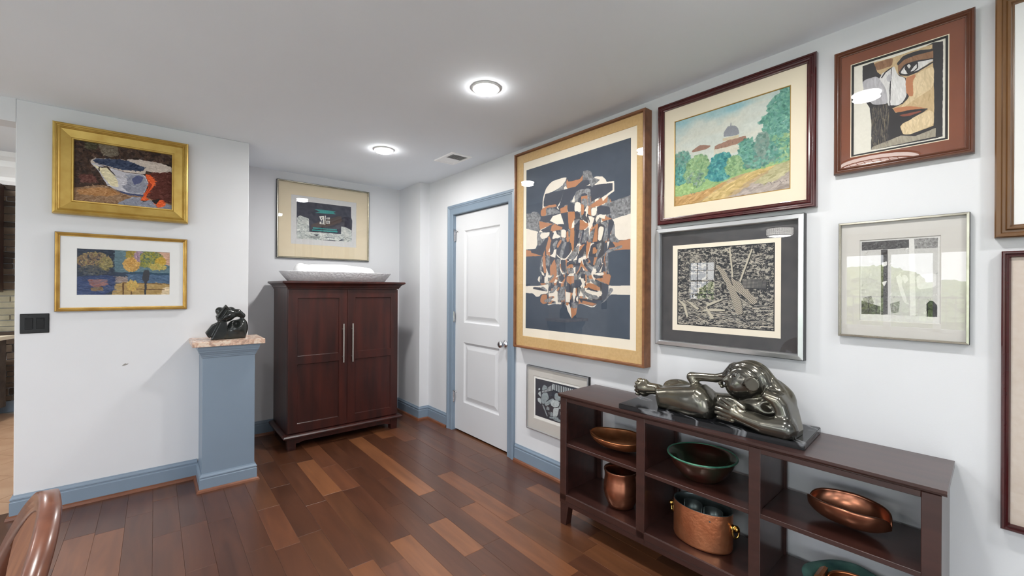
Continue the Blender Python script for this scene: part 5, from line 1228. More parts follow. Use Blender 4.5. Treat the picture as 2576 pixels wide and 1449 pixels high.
# --- left wall ------------------------------------------------------------------------
def art_tub():
    A = Art(520, 420, (66, 48, 40), 22); h, w = A.h, A.w; R = A.rng
    v = np.linspace(0, 1, h)[:, None, None]
    A.im = A.im*(1-.25*(1-v)); A.grain(16, 8)
    A.dabs([(0, 0), (1, 0), (1, .55), (0, .7)], [(56, 40, 34), (70, 52, 42), (44, 34, 32), (84, 62, 50)], 1600, 15, .3, 1.2, 2.5)
    C = {'floor': (138, 108, 82), 'bluegrey': (136, 138, 152), 'orangefloor': (168, 122, 78), 'pale': (108, 98, 84), 'darkgreen': (66, 62, 44), 'maroon': (82, 38, 30), 'redfloor': (92, 56, 50), 'rim': (190, 178, 168), 'navy': (50, 60, 84), 'tubwhite': (186, 184, 192),
         'cream': (216, 206, 172), 'bluedark': (82, 88, 122), 'dark': (54, 42, 36), 'line': (66, 72, 104), 'orange': (214, 88, 40), 'orangedk': (150, 52, 28), 'black': (34, 26, 26)}
    for c, s, p in ART['TUB']:
        A.poly(p, C[c], s, 5); col = C[c]
        nn = {'floor': 900, 'maroon': 260, 'tubwhite': 160, 'navy': 200, 'rim': 120, 'cream': 60, 'bluegrey': 120, 'orangefloor': 200, 'pale': 120, 'darkgreen': 80, 'redfloor': 160, 'orange': 70}.get(c, 0)
        if nn: A.dabs(p, [col, tuple(x+20 for x in col), tuple(x-18 for x in col)], nn, 10, -.1, .6, 3, 9)
    A.warp(3, 26); A.grain(8, 60)
    return A.material('tub_oil_paint', .5)
prof_gold = [(0, 0), (0, .040), (.004, .052), (.010, .056), (.016, .052), (.018, .046), (.022, .044), (.026, .048), (.030, .044), (.034, .036), (.078, .026), (.082, .030), (.088, .030), (.090, .022), (.090, .010), (.090, .004)]
picture('oil painting of chipped white tub with orange cloth in wide gold leaf frame', 'L', -0.4745, 0.1735, 1.786, 2.336, prof_gold, M['gold'], [('sheet', art_tub(), (-0.390, 0.090, 1.868, 2.254), .014, 'canvas')], name='framed_painting', cat='painting')
def art_pond():
    A = Art(560, 330, (44, 58, 78), 25); h, w = A.h, A.w
    C = {'darkfield': (38, 48, 66), 'teal': (92, 118, 128), 'mauve': (146, 130, 124), 'pink': (206, 164, 140), 'bluewater': (72, 98, 128), 'blueband': (40, 74, 96), 'ochre': (172, 142, 86), 'cream': (222, 200, 164), 'bluedeep': (44, 62, 104), 'rose': (140, 96, 92), 'ochredk': (122, 98, 66), 'line': (96, 66, 34), 'trunk': (54, 54, 60), 'treegreen': (122, 126, 62)}
    for c, s, p in ART['POND']:
        col = C[c]; A.poly(p, col, s, 4)
        if c not in ('line', 'trunk', 'blueband'): A.dabs(p, [col, tuple(x+16 for x in col), tuple(x-14 for x in col)], 420, 13, 0, .25, 4, 8)
    def blob(c, r, cols, n, sz=8): A.dabs([(c[0]+r[0]*math.cos(t), c[1]+r[1]*math.sin(t)) for t in np.linspace(0, 2*PI, 14)[:-1]], cols, n, sz, .6, 1.2, 2, 12)
    blob((.18, .26), (.17, .18), [(150, 126, 84), (134, 106, 84), (164, 146, 96), (112, 92, 72)], 520); blob((.18, .46), (.15, .10), [(86, 86, 80), (66, 72, 80)], 200); blob((.30, .32), (.07, .14), [(160, 146, 92), (120, 112, 72)], 160)
    blob((.56, .12), (.06, .14), [(172, 148, 50), (150, 128, 60)], 200); blob((.56, .32), (.09, .15), [(204, 158, 84), (214, 172, 100), (190, 140, 60)], 420); blob((.64, .12), (.05, .13), [(176, 148, 160), (160, 130, 150)], 150)
    blob((.78, .18), (.13, .16), [(150, 148, 56), (110, 120, 70), (172, 160, 70), (84, 104, 90)], 520); blob((.88, .24), (.06, .10), [(190, 154, 50), (204, 168, 60)], 160); blob((.84, .36), (.10, .07), [(170, 160, 80), (196, 170, 90)], 200); blob((.57, .78), (.06, .12), [(206, 160, 80), (196, 170, 90)], 160)
    for _ in range(50):
        x, y = A.rng.uniform(.03, .38), A.rng.uniform(.6, .97); A.stroke((x, y), (x+A.rng.uniform(.03, .1), y+A.rng.normal(0, .02)), 1.2, (92, 104, 130))
    A.warp(4, 20); A.grain(8, 50)
    return A.material('pond_watercolour', .8)
picture('autumn trees by blue water with wide white mat in narrow gold frame', 'L', -0.464, 0.1695, 1.195, 1.677, [(0, 0), (0, .020), (.003, .026), (.008, .028), (.014, .025), (.017, .020), (.022, .019), (.023, .008), (.023, .004)], M['gold2'],
        [('mat', M['whitemat'], (-0.3695, 0.0755, 1.295, 1.581), .014, 'mat_board'), ('sheet', art_pond(), (-0.378, 0.084, 1.288, 1.588), .0102, 'print')], (.021, .0165), side=(M['goldside'], [(-.0008, 0), (-.0008, .019), (.0008, .019), (.0008, 0)]))

# --- niche -------------------------------------------------------------------------------
def art_niche():
    A = Art(520, 430, (206, 205, 204), 28)
    C = {'slate': (62, 64, 76), 'stone': (186, 190, 186), 'brown': (84, 74, 72), 'teal': (62, 150, 146), 'white': (216, 214, 206), 'greystone': (140, 144, 142)}
    for c, s, p in ART['NICHE']:
        A.poly(p, C[c], s, 3); col = C[c]
        if c == 'slate' and len(p) > 5: A.dabs(p, [col, tuple(x+8 for x in col), tuple(x-8 for x in col)], 500, 22, .4, .8, 2, 4, clip=True)
        if c == 'stone': A.dabs(p, [(206, 210, 204), (170, 176, 174), (142, 148, 148), (214, 216, 210)], 420, 12, .1, .8, 3, 8, clip=True)
        if c == 'teal':
            q = np.array(p); lo, hi = q.min(0), q.max(0)
            for k in range(34):
                x = lo[0]+(hi[0]-lo[0])*(k+.5)/34; y = (lo[1]+hi[1])/2; A.stroke((x, y-.03), (x+.004*math.sin(k*2.3), y+.03), 1.0, (58, 66, 78)) if k % 2 else None
    A.grain(4, 40)
    return A.material('slate_print_ink', .8)
picture('slate and stone print with teal lines and tan mat above the armoire', 'N', 0.861, 1.728, 1.626, 2.354, [(0, 0), (0, .024), (.002, .028), (.006, .028), (.008, .024), (.012, .026), (.014, .022), (.014, .004)], M['pewter'],
        [('mat', M['tanmat'], (0.983, 1.598, 1.763, 2.228), .014, 'mat_board'), ('sheet', art_niche(), (0.983, 1.598, 1.763, 2.228), .0118, 'print')], (.012, .017), side=(M['blackmetal'], [(-.0012, 0), (-.0012, .026), (.001, .026), (.001, 0)]))

# switch plate
t = thing('switch_plate', 'black glossy two gang wall plate at the left end of the left wall', 'switch', (-0.545, YL, 1.127))
bm = NB(); box(bm, -.059, .059, -.006, 0, -.058, .058, .003, 2); obj('plate', bm, M['black'], t)
for s in (-1, 1):
    bm = NB(); box(bm, -.0165, .0165, -.009, -.005, -.034, .034, .0015); poly_prism(bm, [(-.009, -.030), (-.0125, .028), (-.009, .030)], 0, -.014, .014); obj('rocker', bm, M['black'], t, loc=(s*.023, 0, 0))
    for q in (-1, 1):
        bm = NB(); lathe(bm, [(0, 0), (.003, 0), (.0035, -.001)], 8); sc = obj('screw', bm, M['black'], t, loc=(s*.023, -.0062, q*.048)); sc.rotation_euler = (-PI/2, 0, 0)
# ------------------------------------------------------------------ pedestal
t = thing('pedestal', 'slate blue moulded pedestal with speckled granite top against the left wall end', 'pedestal', (0.392, 3.60, 0))
YF = 3.465-3.60; YB = YL-3.60; HX = 0.150
bm = NB(); box(bm, -HX, HX, YF, YB-.001, 0, .955, .002); obj('shaft', bm, M['blue'], t)
upath = [(-HX, YB-.001), (-HX, YF), (HX, YF), (HX, YB-.001)]
bm = NB(); sweep(bm, upath, [(0, 0.0), (.014, 0.0), (.014, .080), (.011, .084), (.0115, .090), (.014, .093), (.0125, .099), (.007, .106), (.005, .113), (0, .113)]); obj('plinth', bm, M['blue'], t)
bm = NB(); sweep(bm, upath, [(.012, 0), (.012, .018), (.018, .018), (.026, .012), (.030, 0)]); obj('shoe_moulding', bm, M['shoe'], t)
bm = NB(); sweep(bm, upath, [(0, .880), (.005, .880), (.006, .888), (.009, .892), (.009, .897), (.013, .903), (.018, .915), (.021, .918), (.021, .923), (.024, .930), (.027, .940), (.027, .955), (0, .955)]); obj('capital', bm, M['blue'], t)
bm = NB(); box(bm, -.208, .206, YF-.045, YB-.001, .955, .988, .003, 2); obj('stone_top', bm, M['granite'], t)

# black abstract carving
s = SDF((-.09, -.145, -.006), (.09, .145, .232), .003)
s.add(s.prism([(-.041, .108), (-.004, .108), (.0, .03), (-.02, .004), (-.061, .0), (-.094, .0)], -.030, .020, .007))          # blade leaning to the left
s.add(s.prism([(-.119, .043), (-.084, .090), (-.046, .108), (-.060, .04), (-.097, .010), (-.106, .018)], .004, .026, .008), .006)
s.add(s.ell((.005, .058, .056), (.058, .064, .060)), .010)                                                        # round lower mass
s.add(s.ell((.004, .086, .074), (.048, .036, .050)), .012)
s.add(s.prism([(-.03, .0), (.105, .0), (.112, .03), (.10, .06), (-.02, .06)], .004, .046, .014), .010)
s.add(s.ell((.0, -.004, .138), (.048, .058, .034), .3), .010)                                                     # folded upper mass
s.add(s.prism([(-.064, .140), (-.042, .168), (-.008, .212), (.014, .186), (.036, .160), (.020, .120), (-.040, .108)], -.004, .026, .008), .008)
s.add(s.ell((.014, -.040, .172), (.026, .024, .024)), .008); s.add(s.ell((.018, .024, .176), (.024, .026, .020)), .008)
s.add(s.chain([(.0, .015, .158), (-.002, .062, .158), (.0, .092, .140)], [.026, .024, .016]), .012)
s.cut(s.ell((-.052, .050, .095), (.046, .022, .025)), .005)                                                      # dark hollow
s.cut(s.prism([(-.050, .128), (-.010, .192), (.004, .176), (-.030, .124)], -.040, .020, .003), .004)
s.cut(s.chain([(-.060, .012, .05), (-.062, .06, .036)], [.013, .012]), .008)
s.cut(s.chain([(-.052, .074, .128), (-.050, .100, .122)], [.010, .010]), .006)
s.cut(s.chain([(-.058, .10, .03), (-.04, .118, .075)], [.008, .006]), .006)
s.cut(s.prism([(-.3, -.1), (.3, -.1), (.3, 0), (-.3, 0)], 0, .3, .0), .002)
me = s.mesh('carving')
V = np.array([v.co[:] for v in me.vertices]); V = np.stack([V[:, 1], V[:, 0], V[:, 2]], 1)
for i, v in enumerate(me.vertices): v.co = (V[i][0]*1.03, V[i][1], V[i][2]*1.13)
me.flip_normals()
o = link('abstract_sculpture', me, M['blackstone'], None, (0.385, 3.56, 0.988)); tag(o, 'black polished abstract carving on the granite topped pedestal', 'sculpture')

# ------------------------------------------------------------------ armoire
t = thing('armoire', 'dark mahogany two door armoire standing in the niche', 'armoire', (1.318, 4.14, 0))
BX, FY, BY = 0.480, -.275, .27
bm = NB(); box(bm, -BX, BX, FY+.022, BY, .125, 1.345, .003); obj('body', bm, M['mahogany'], t)
cp = [(-BX, BY), (-BX, FY), (BX, FY), (BX, BY)]
CRN = [(-.06, 1.336), (.006, 1.336), (.008, 1.348), (.016, 1.352), (.018, 1.362), (.030, 1.374), (.044, 1.382), (.052, 1.386), (.052, 1.398), (.048, 1.402), (-.06, 1.402)]
bm = NB(); sweep(bm, cp, CRN); box(bm, -BX+.03, BX-.03, FY+.03, BY, 1.345, 1.4015); obj('crown', bm, M['mahogany'], t)
bm = NB(); sweep(bm, cp, [(-.04, .104), (.026, .104), (.036, .108), (.037, .118), (.028, .128), (.012, .133), (-.04, .133)]); box(bm, -BX+.03, BX-.03, FY+.03, BY, .105, .132); obj('base_moulding', bm, M['mahogany'], t)
bm = NB(); poly_prism(bm, [(-BX+.01, .105), (-BX+.01, .0505), (-BX+.09, .052), (-BX+.12, .062), (BX-.12, .062), (BX-.09, .052), (BX-.01, .0505), (BX-.01, .105)], 1, FY+.006, FY+.03); obj('apron', bm, M['mahogany'], t)
for sx_ in (-1, 1):
    bm = NB(); box(bm, sx_*(BX-.02)-.012, sx_*(BX-.02)+.012, FY+.04, BY-.03, .05, .105); obj('side_apron', bm, M['mahogany'], t)
    for yy in (FY+.035, BY-.035):
        bm = NB(); x = sx_*(BX-.034)
        A = [bm.verts.new((x+a*.034, yy+b*.034, .105)) for a, b in ((-1, -1), (1, -1), (1, 1), (-1, 1))]; B = [bm.verts.new((x+a*.030, yy+b*.030, 0)) for a, b in ((-1, -1), (1, -1), (1, 1), (-1, 1))]
        bm.faces.new(A); bm.faces.new(B[::-1])
        for i in range(4): bm.faces.new((A[i], A[(i+1) % 4], B[(i+1) % 4], B[i]))
        obj('foot', bm, M['mahogany'], t)
for sx_ in (-1, 1):
    x0, x1 = (-BX+.002, -.0015) if sx_ < 0 else (.0015, BX-.002)
    bm = NB(); st = .070
    panel_front(bm, x0, x1, .140, 1.330, FY, [(x0+st, x1-st, .210, .706), (x0+st, x1-st, .772, 1.260)], [(0, 0), (.0008, .003), (.0035, .009), (.0045, .010)])
    bmesh.ops.remove_doubles(bm, verts=bm.verts[:], dist=1e-5); rect_loops(bm, [(x0, x1, .140, 1.330, FY), (x0, x1, .140, 1.330, FY+.0215)])
    d = obj('door', bm, M['mahogany'], t)
    bm = NB(); hx = sx_*.040-.0005; tube(bm, [(hx, FY-.034, .690), (hx, FY-.034, 1.030)], .0062, 12)
    for z in (.738, .982): tube(bm, [(hx, FY+.001, z), (hx, FY-.034, z)], .005, 10)
    obj('handle', bm, M['steel'], d, angle=.6)

# hammered oblong bowl with a white bundle on the armoire
def oblong_bowl(name, prof, a, b, px, m, loc, parent=None, seg=96, rotz=0.0):
    """stacked superellipse rings: prof = (scale_x, scale_y, z)"""
    bm = NB(); rings = []
    for sxx, syy, z in prof:
        r = []
        for i in range(seg):
            th = 2*PI*i/seg; c, s_ = math.cos(th), math.sin(th)
            r.append(bm.verts.new((a*sxx*math.copysign(abs(c)**px, c), b*syy*math.copysign(abs(s_)**px, s_), z)))
        rings.append(r)
    for A, B in zip(rings, rings[1:]):
        for i in range(seg): bm.faces.new((A[i], A[(i+1) % seg], B[(i+1) % seg], B[i]))
    bm.faces.new(rings[0][::-1]); bm.faces.new(rings[-1])
    return obj(name, bm, m, parent, smooth=True, loc=loc, rotz=rotz)
o = oblong_bowl('hammered_bowl', [(.855, .62, 0), (.87, .66, .006), (.91, .78, .030), (.955, .9, .058), (.995, .99, .084), (1, 1, .088), (.985, .97, .088), (.94, .87, .060), (.88, .72, .018), (.86, .66, .012)], .505, .175, .85, M['silver_bowl'], (1.322, 4.11, 1.402))
tag(o, 'long shallow hammered silvery white bowl on top of the armoire', 'bowl')
s = SDF((-.11, -.39, -.01), (.11, .39, .15), .0055)
s.add(s.chain([(0, -.25, .060), (0, .05, .064), (0, .30, .055)], [.074, .076, .064]))
s.add(s.ell((-.01, -.302, .066), (.072, .058, .074)), .008)
s.add(s.ell((0, .325, .045), (.065, .038, .05)), .02)
s.cut(s.ell((-.02, -.235, .150), (.12, .018, .022)), .012)
me = s.mesh('bundle'); V = np.array([v.co[:] for v in me.vertices])
for i, v in enumerate(me.vertices): v.co = (V[i][1], V[i][0], V[i][2])
me.flip_normals()
o = link('white_roll', me, M['cloth'], None, (1.290, 4.11, 1.424)); tag(o, 'plump white rolled bundle lying in the hammered bowl on the armoire', 'roll')

# ------------------------------------------------------------------ console shelf
CA = -PI/2+math.atan2(.04, 1.555)
t = thing('console_shelf', 'long low espresso open shelf unit against the right wall', 'shelf unit', (1.803, 1.712, 0), CA)
# local x runs to the right as seen, local y runs towards the wall, z up
LEN, DEP, TOP = 1.556, .335, .746
ES = M['espresso']
CA_root = t
def cbox(name, *a, bev=.0015, m=None, par=None):
    bm = NB(); box(bm, *a, bev); return obj(name, bm, m or ES, par or t)
bm = NB(); tp = [(-.004, 0.0), (LEN+.004, 0.0)]
poly_prism(bm, [(-.012, TOP), (.338, TOP), (.338, TOP-.022), (.0, TOP-.022), (-.006, TOP-.018), (-.012, TOP-.010)], 0, -.012, LEN+.012); obj('top', bm, ES, t)
cbox('left_side', 0, .022, .012, DEP, .125, TOP-.022); cbox('right_side', LEN-.022, LEN, .012, DEP, .125, TOP-.022)
STL = [(0, .046), (.499, .545), (1.010, 1.053), (1.510, LEN)]
for a, b in STL: cbox('front_stile', a, b, -.004, .014, .122, TOP-.022)
for a, b in ((0.499, .545), (1.010, 1.053)): cbox('divider', (a+b)/2-.010, (a+b)/2+.010, .014, DEP-.004, .17, TOP-.022)
for a, b in ((.020, .050), (.50, .545), (1.01, 1.053), (1.510, LEN-.02)): cbox('rear_stile', a, b, DEP-.018, DEP, .125, TOP-.022, m=M['espresso'])
cbox('apron_rail', .046, 1.510, -.002, .014, TOP-.042, TOP-.022)
cbox('rear_rail', .02, LEN-.02, DEP-.018, DEP, TOP-.06, TOP-.022)
for (a, b) in ((.022, .512), (.532, 1.022), (1.042, LEN-.022)): cbox('shelf', a, b, .0, DEP-.006, .450, .468)
cbox('bottom_shelf', .022, LEN-.022, .0, DEP-.004, .160, .177)
cbox('bottom_rail', .0, LEN, -.004, .016, .140, .175); cbox('lower_rail', .002, LEN-.002, -.0015, .016, .112, .138)
cbox('rear_bottom_rail', .02, LEN-.02, DEP-.018, DEP, .12, .16)
for x, sg in ((0, 1), (LEN, -1)):
    for yy in (.0, DEP-.05):
        bm = NB(); q = [(x+sg*.002, .122), (x+sg*.066, .122), (x+sg*.060, .108), (x+sg*.042, .0), (x+sg*.004, .0)]
        poly_prism(bm, q, 1, yy, yy+.045); obj('foot', bm, ES, t)

# ------------------------------------------------------------------ reclining figure on marble
ROOT = Vector((1.98, .93, .746))
t = thing('figure_sculpture', 'dark polished bronze reclining figure on a black marble slab on the shelf unit', 'sculpture', ROOT)
bm = NB(); poly_prism(bm, [(1.805-1.98, 1.312-.93), (1.872-1.98, .524-.93), (2.160-1.98, .546-.93), (2.093-1.98, 1.334-.93)], 2, 0.0, .0245)
bmesh.ops.bevel(bm, geom=bm.edges[:], offset=.002, segments=2, affect='EDGES'); obj('marble_base', bm, M['marble'], t)
s = SDF((-.16, -.40, .012), (.13, .40, .33), .0034)
legp = [(.222, .020), (.236, .074), (.236, .113), (.169, .131), (.07, .148), (.025, .160), (-.008, .142), (-.031, .114), (-.040, .059), (-.034, .022), (.013, .016), (.119, .016)]
s.add(s.prism(legp, -.032, .076, .046))
s.add(s.ell((-.05, .06, .075), (.060, .11, .062)), .03)
s.add(s.ell((.045, .178, .100), (.05, .085, .052)), .015)
s.add(s.chain([(-.035, .245, .100), (-.038, .300, .096), (-.040, .335, .093)], [.027, .030, .034]), .015)
s.add(s.ell((-.040, .322, .096), (.026, .036, .046)), .010)
for y, z in ((.345, .131), (.358, .114), (.361, .095), (.360, .077), (.354, .060)):
    s.add(s.ell((-.042, y, z), (.020, .0165, .0100)), .0015)
s.add(s.chain([(.01, .094, .182), (.01, .04, .190), (.01, -.022, .194), (.008, -.068, .210), (.006, -.105, .250)], [.022, .0195, .0195, .022, .028]), .010)
s.add(s.chain([(.01, .094, .180), (.0, .072, .150), (-.01, .050, .14)], [.021, .020, .022]), .010)
s.cut(s.chain([(-.012, .07, .199), (-.012, -.06, .205)], [.004, .004]), .006)
s.add(s.chain([(.03, .02, .070), (.02, -.099, .083), (.02, -.222, .100)], [.050, .052, .060]), .015)
s.add(s.ell((.015, -.205, .105), (.068, .100, .062)), .02)
s.add(s.chain([(.012, -.215, .215), (.012, -.30, .158)], [.048, .040]), .025)
s.add(s.ell((.0, -.172, .212), (.072, .092, .083), 0), .006)
s.add(s.ell((-.022, -.136, .190), (.056, .056, .062)), .012)
# hair: raised strands sweeping over the head to the nape
cy, cz = -.140, .175
rr = np.sqrt((s.Y-cy)**2+(s.Z-cz)**2+(0.6*s.X)**2); ang = np.arctan2(s.Z-cz, -(s.Y-cy))
hair = np.clip((ang+.15)/.3, 0, 1)*np.clip((2.15-ang)/.25, 0, 1)*np.clip((rr-.058)/.02, 0, 1)
sf = np.clip((s.X+.07)/.02, 0, 1)
s.F = s.F-hair*(.0065*np.abs(np.sin((s.X*62+rr*55)))-.002)
# shoulder, arm, forearm, hand
upp = [(-.258, .196), (-.318, .183), (-.340, .155), (-.352, .116), (-.368, .046), (-.365, .016), (-.285, .016), (-.292, .080), (-.276, .142), (-.240, .168)]
s.add(s.prism(upp, -.030, .070, .028), .016)
s.add(s.chain([(-.085, -.335, .060), (-.092, -.261, .060), (-.095, -.190, .072), (-.096, -.150, .082)], [.044, .040, .031, .030]), .012)
s.add(s.ell((-.098, -.150, .086), (.022, .034, .036)), .008)
for a, b in (((-.108, -.150, .112), (-.104, -.100, .133)), ((-.112, -.142, .098), (-.106, -.085, .112)), ((-.114, -.140, .083), (-.106, -.078, .091)), ((-.114, -.142, .068), (-.106, -.076, .071)), ((-.112, -.146, .054), (-.104, -.084, .051))):
    s.add(s.cap(a, b, .0115, .0085), .0025)
s.add(s.cap((-.100, -.185, .112), (-.098, -.150, .132), .0125, .010), .004); s.add(s.cap((-.098, -.150, .132), (-.094, -.126, .136), .010, .008), .003)
s.cut(s.ell((-.095, -.262, .122), (.070, .040, .031), .35), .010)
s.cut(s.chain([(-.150, -.20, .105), (-.150, -.31, .092)], [.012, .012]), .010)
# face on the near side
s.add(s.ell((-.058, -.074, .190), (.017, .0085, .010)), .003); s.add(s.ell((-.058, -.081, .178), (.016, .008, .008)), .003)
s.cut(s.chain([(-.085, -.072, .184), (-.045, -.080, .183)], [.0016, .0016]), .002)
s.add(s.chain([(-.050, -.128, .247), (-.056, -.100, .218), (-.060, -.090, .207)], [.007, .0085, .010]), .004)
ring = np.sqrt((np.sqrt((s.Y+.139)**2+(s.Z-.236)**2)-.0105)**2+(s.X+.068)**2)-.0035
s.add(ring, .002); s.add(s.ell((-.068, -.139, .236), (.006, .006, .006)), .001)
ring = np.sqrt((np.sqrt((s.Y+.112)**2+(s.Z-.252)**2)-.009)**2+(s.X+.045)**2)-.003; s.add(ring, .002)
ear = np.maximum(np.sqrt((s.Y+.210)**2+(s.Z-.212)**2)-.029, np.abs(s.X+.072)-.010); s.add(ear, .004)
s.add(s.chain([(-.076, -.176, .205), (-.078, -.186, .226), (-.078, -.205, .240)], [.004, .005, .004]), .003)
s.cut(s.prism([(-.6, -.1), (.6, -.1), (.6, .0235), (-.6, .0235)], 0, .4, .0), .001)
me = s.mesh('figure')
link('figure', me, M['bronze'], t)

# ------------------------------------------------------------------ vessels on the shelves
def on_shelf(y, z, d):   # point on the unit: y along the wall, d from its front
    return (1.803+(1.712-y)*.0257+d, y, z)
def leaf_vessel(name, a, w, amax, c, lift, m, loc, rotz, thick=.004, power=.75, rimdrop=0.0, parent=None, nt=56, ns=33):
    """bowl drawn out to two points: every cross-section is an arc of +-amax degrees, shrinking and rising to the tips"""
    bm = NB(); G = []
    for i in range(nt+1):
        u = math.sin(-PI/2+PI*i/nt); g = max(.012, (1-abs(u)**2.1)**power); row = []
        for j in range(ns+1):
            an = math.radians(-amax+2*amax*j/ns)
            y = w*g*math.sin(an)/max(math.sin(math.radians(min(amax, 90))), .01); z = lift*abs(u)**3+c*(g**.55)*(1-math.cos(an))-rimdrop*g*max(0, math.cos(PI*j/ns))*(abs(j-ns/2)/(ns/2))**3
            row.append(bm.verts.new((a*u, y, z)))
        G.append(row)
    for A, B in zip(G, G[1:]):
        for j in range(ns): bm.faces.new((A[j], B[j], B[j+1], A[j+1]))
    o = obj(name, bm, m, parent, smooth=True, loc=loc, rotz=rotz)
    md = o.modifiers.new('wall', 'SOLIDIFY'); md.thickness = thick; md.offset = -1.0
    return o
RZ = -PI/2
o = leaf_vessel('leaf_bowl', .180, .128, 72, .100, .050, M['leafcopper'], on_shelf(1.425, .4735, .150), RZ+.12)
tag(o, 'leaf shaped burnished copper bowl on the upper left shelf', 'bowl')
bm = NB(); lathe(bm, [(0, .0), (.055, 0), (.066, .004), (.074, .020), (.088, .055), (.094, .085), (.093, .115), (.089, .145), (.087, .162), (.089, .182), (.093, .194), (.092, .198), (.087, .198), (.083, .184), (.081, .162), (.083, .140), (.087, .110), (.086, .085), (.074, .03), (.05, .012), (0, .010)], 56)
o = obj('copper_tumbler', bm, M['browncopper'], None, smooth=True, loc=on_shelf(1.395, .1775, .135)); tag(o, 'brown copper barrel shaped tumbler vase on the lower left shelf', 'vase')
t = thing('patina_bowl', 'dark red bronze bowl with green patina rim on the middle shelf', 'bowl', on_shelf(.968, .4685, .158))
bm = NB(); lathe(bm, [(0, .004), (.066, .004), (.072, 0), (.080, 0), (.083, .006), (.100, .020), (.119, .042), (.133, .066), (.144, .090), (.1505, .104), (.146, .105), (.129, .070), (.114, .046), (.094, .024), (.06, .014), (0, .012)], 64); obj('bowl_body', bm, M['redcopper'], t, smooth=True)
bm = NB(); tube(bm, [(.1505*math.cos(2*PI*i/64), .1505*math.sin(2*PI*i/64), .1055) for i in range(64)], .0042, 8, closed=True); obj('rim', bm, M['greenrim'], t, smooth=True)
# oval copper wine cooler
t = thing('copper_pot', 'oval hammered copper pot with brass ring handles on the lower middle shelf', 'pot', on_shelf(.958, .1775, .145), RZ)
bm = NB(); lathe(bm, [(0, 0), (.90, 0), (.97, .004), (1.0, .014), (1.0, .172)], 72, .134, .092); obj('body', bm, M['copper'], t, smooth=True)
bm = NB(); lathe(bm, [(1.0, .172), (1.0, .1735), (.975, .1735), (.965, .165), (.96, .02), (.9, .012), (0, .012)], 72, .134, .092); obj('lining', bm, M['tin'], t, smooth=True)
for sg in (-1, 1):
    bm = NB(); tube(bm, [(sg*.130, 0, .118), (sg*.142, 0, .118)], .014, 14); tube(bm, [(sg*.140, 0, .118), (sg*.152, 0, .118)], .008, 12)
    lathe(bm, [(0, -.011), (.008, -.009), (.011, 0), (.008, .009), (0, .011)], 14, c=(sg*.156, 0, .118))
    h = obj('handle_boss', bm, M['brass'], t, smooth=True)
    bm = NB(); tube(bm, [(sg*(.150+.010*math.cos(a)), .027*math.cos(a)*.35, .104+.026*math.sin(a)) for a in np.linspace(0, 2*PI, 33)[:-1]], .0042, 8, closed=True); obj('ring_handle', bm, M['brass'], h, smooth=True)
bm = NB()
for cx in (-.04, .055):
    P = [(cx+.045*math.cos(a), -.02+.045*math.sin(a)) for a in np.linspace(.2, PI-.2, 20)]
    Q = [(x, y, z) for z in (.03, .165) for x, y in P]; v = [bm.verts.new(q) for q in Q]; n_ = len(P)
    for i in range(n_-1): bm.faces.new((v[i], v[i+1], v[n_+i+1], v[n_+i]))
dv = obj('divider', bm, M['tin'], t, smooth=True); md = dv.modifiers.new('thick', 'SOLIDIFY'); md.thickness = .002
bm = NB(); box(bm, .075, .081, -.093, -.0905, .148, .154); obj('maker_stamp', bm, M['tin'], t)
# tilted bronze bowl
o = leaf_vessel('bronze_bowl', .128, .094, 86, .096, .034, M['browncopper'], on_shelf(.418, .4765, .150), RZ-.08, thick=.006, power=.55)
tag(o, 'glossy brown copper bowl with dipping pointed ends on the upper right shelf', 'bowl')
# verdigris platter and copper scoop at the bottom right
t = thing('verdigris_platter', 'wavy green verdigris platter on the lower right shelf', 'platter', on_shelf(.405, .1775, .165))
bm = NB(); seg = 72; rows = []
for r, z in ((.0, .006), (.085, .006), (.105, .030), (.118, .056), (.135, .068), (.152, .074), (.154, .070), (.135, .062), (.115, .046), (.10, .020), (.08, 0), (.0, 0)):
    rows.append([bm.verts.new((r*(1+.02*math.sin(4*a)+.012*math.sin(9*a+1))*math.cos(a), r*(1+.02*math.sin(4*a))*math.sin(a), z+(.004*math.sin(4*a+.6) if r > .11 else 0))) for a in np.linspace(0, 2*PI, seg+1)[:-1]])
for A, B in zip(rows, rows[1:]):
    for i in range(seg): bm.faces.new((A[i], A[(i+1) % seg], B[(i+1) % seg], B[i]))
bmesh.ops.remove_doubles(bm, verts=bm.verts[:], dist=1e-5); obj('dish', bm, M['verdigris'], t, smooth=True)
t = thing('copper_scoop', 'small polished copper dish with thick folded lip inside the green platter', 'dish', on_shelf(.418, .188, .160), RZ); t.scale = (.96, .96, .96)
leaf_vessel('bowl', .086, .060, 92, .074, .024, M['leafcopper'], (.016, 0, .008), .1, thick=.008, power=.55, parent=t)
bm = NB(); poly_prism(bm, [(-.100, .066), (-.084, .078), (-.072, .076), (-.074, .030), (-.086, .036)], 1, -.046, .036); obj('folded_lip', bm, M['leafcopper'], t)

# ------------------------------------------------------------------ dining chair at the lower left
t = thing('dining_chair', 'dark carved shield back dining chair at lower left corner, mostly out of frame', 'chair', (-.35, 1.225, 0), .15)
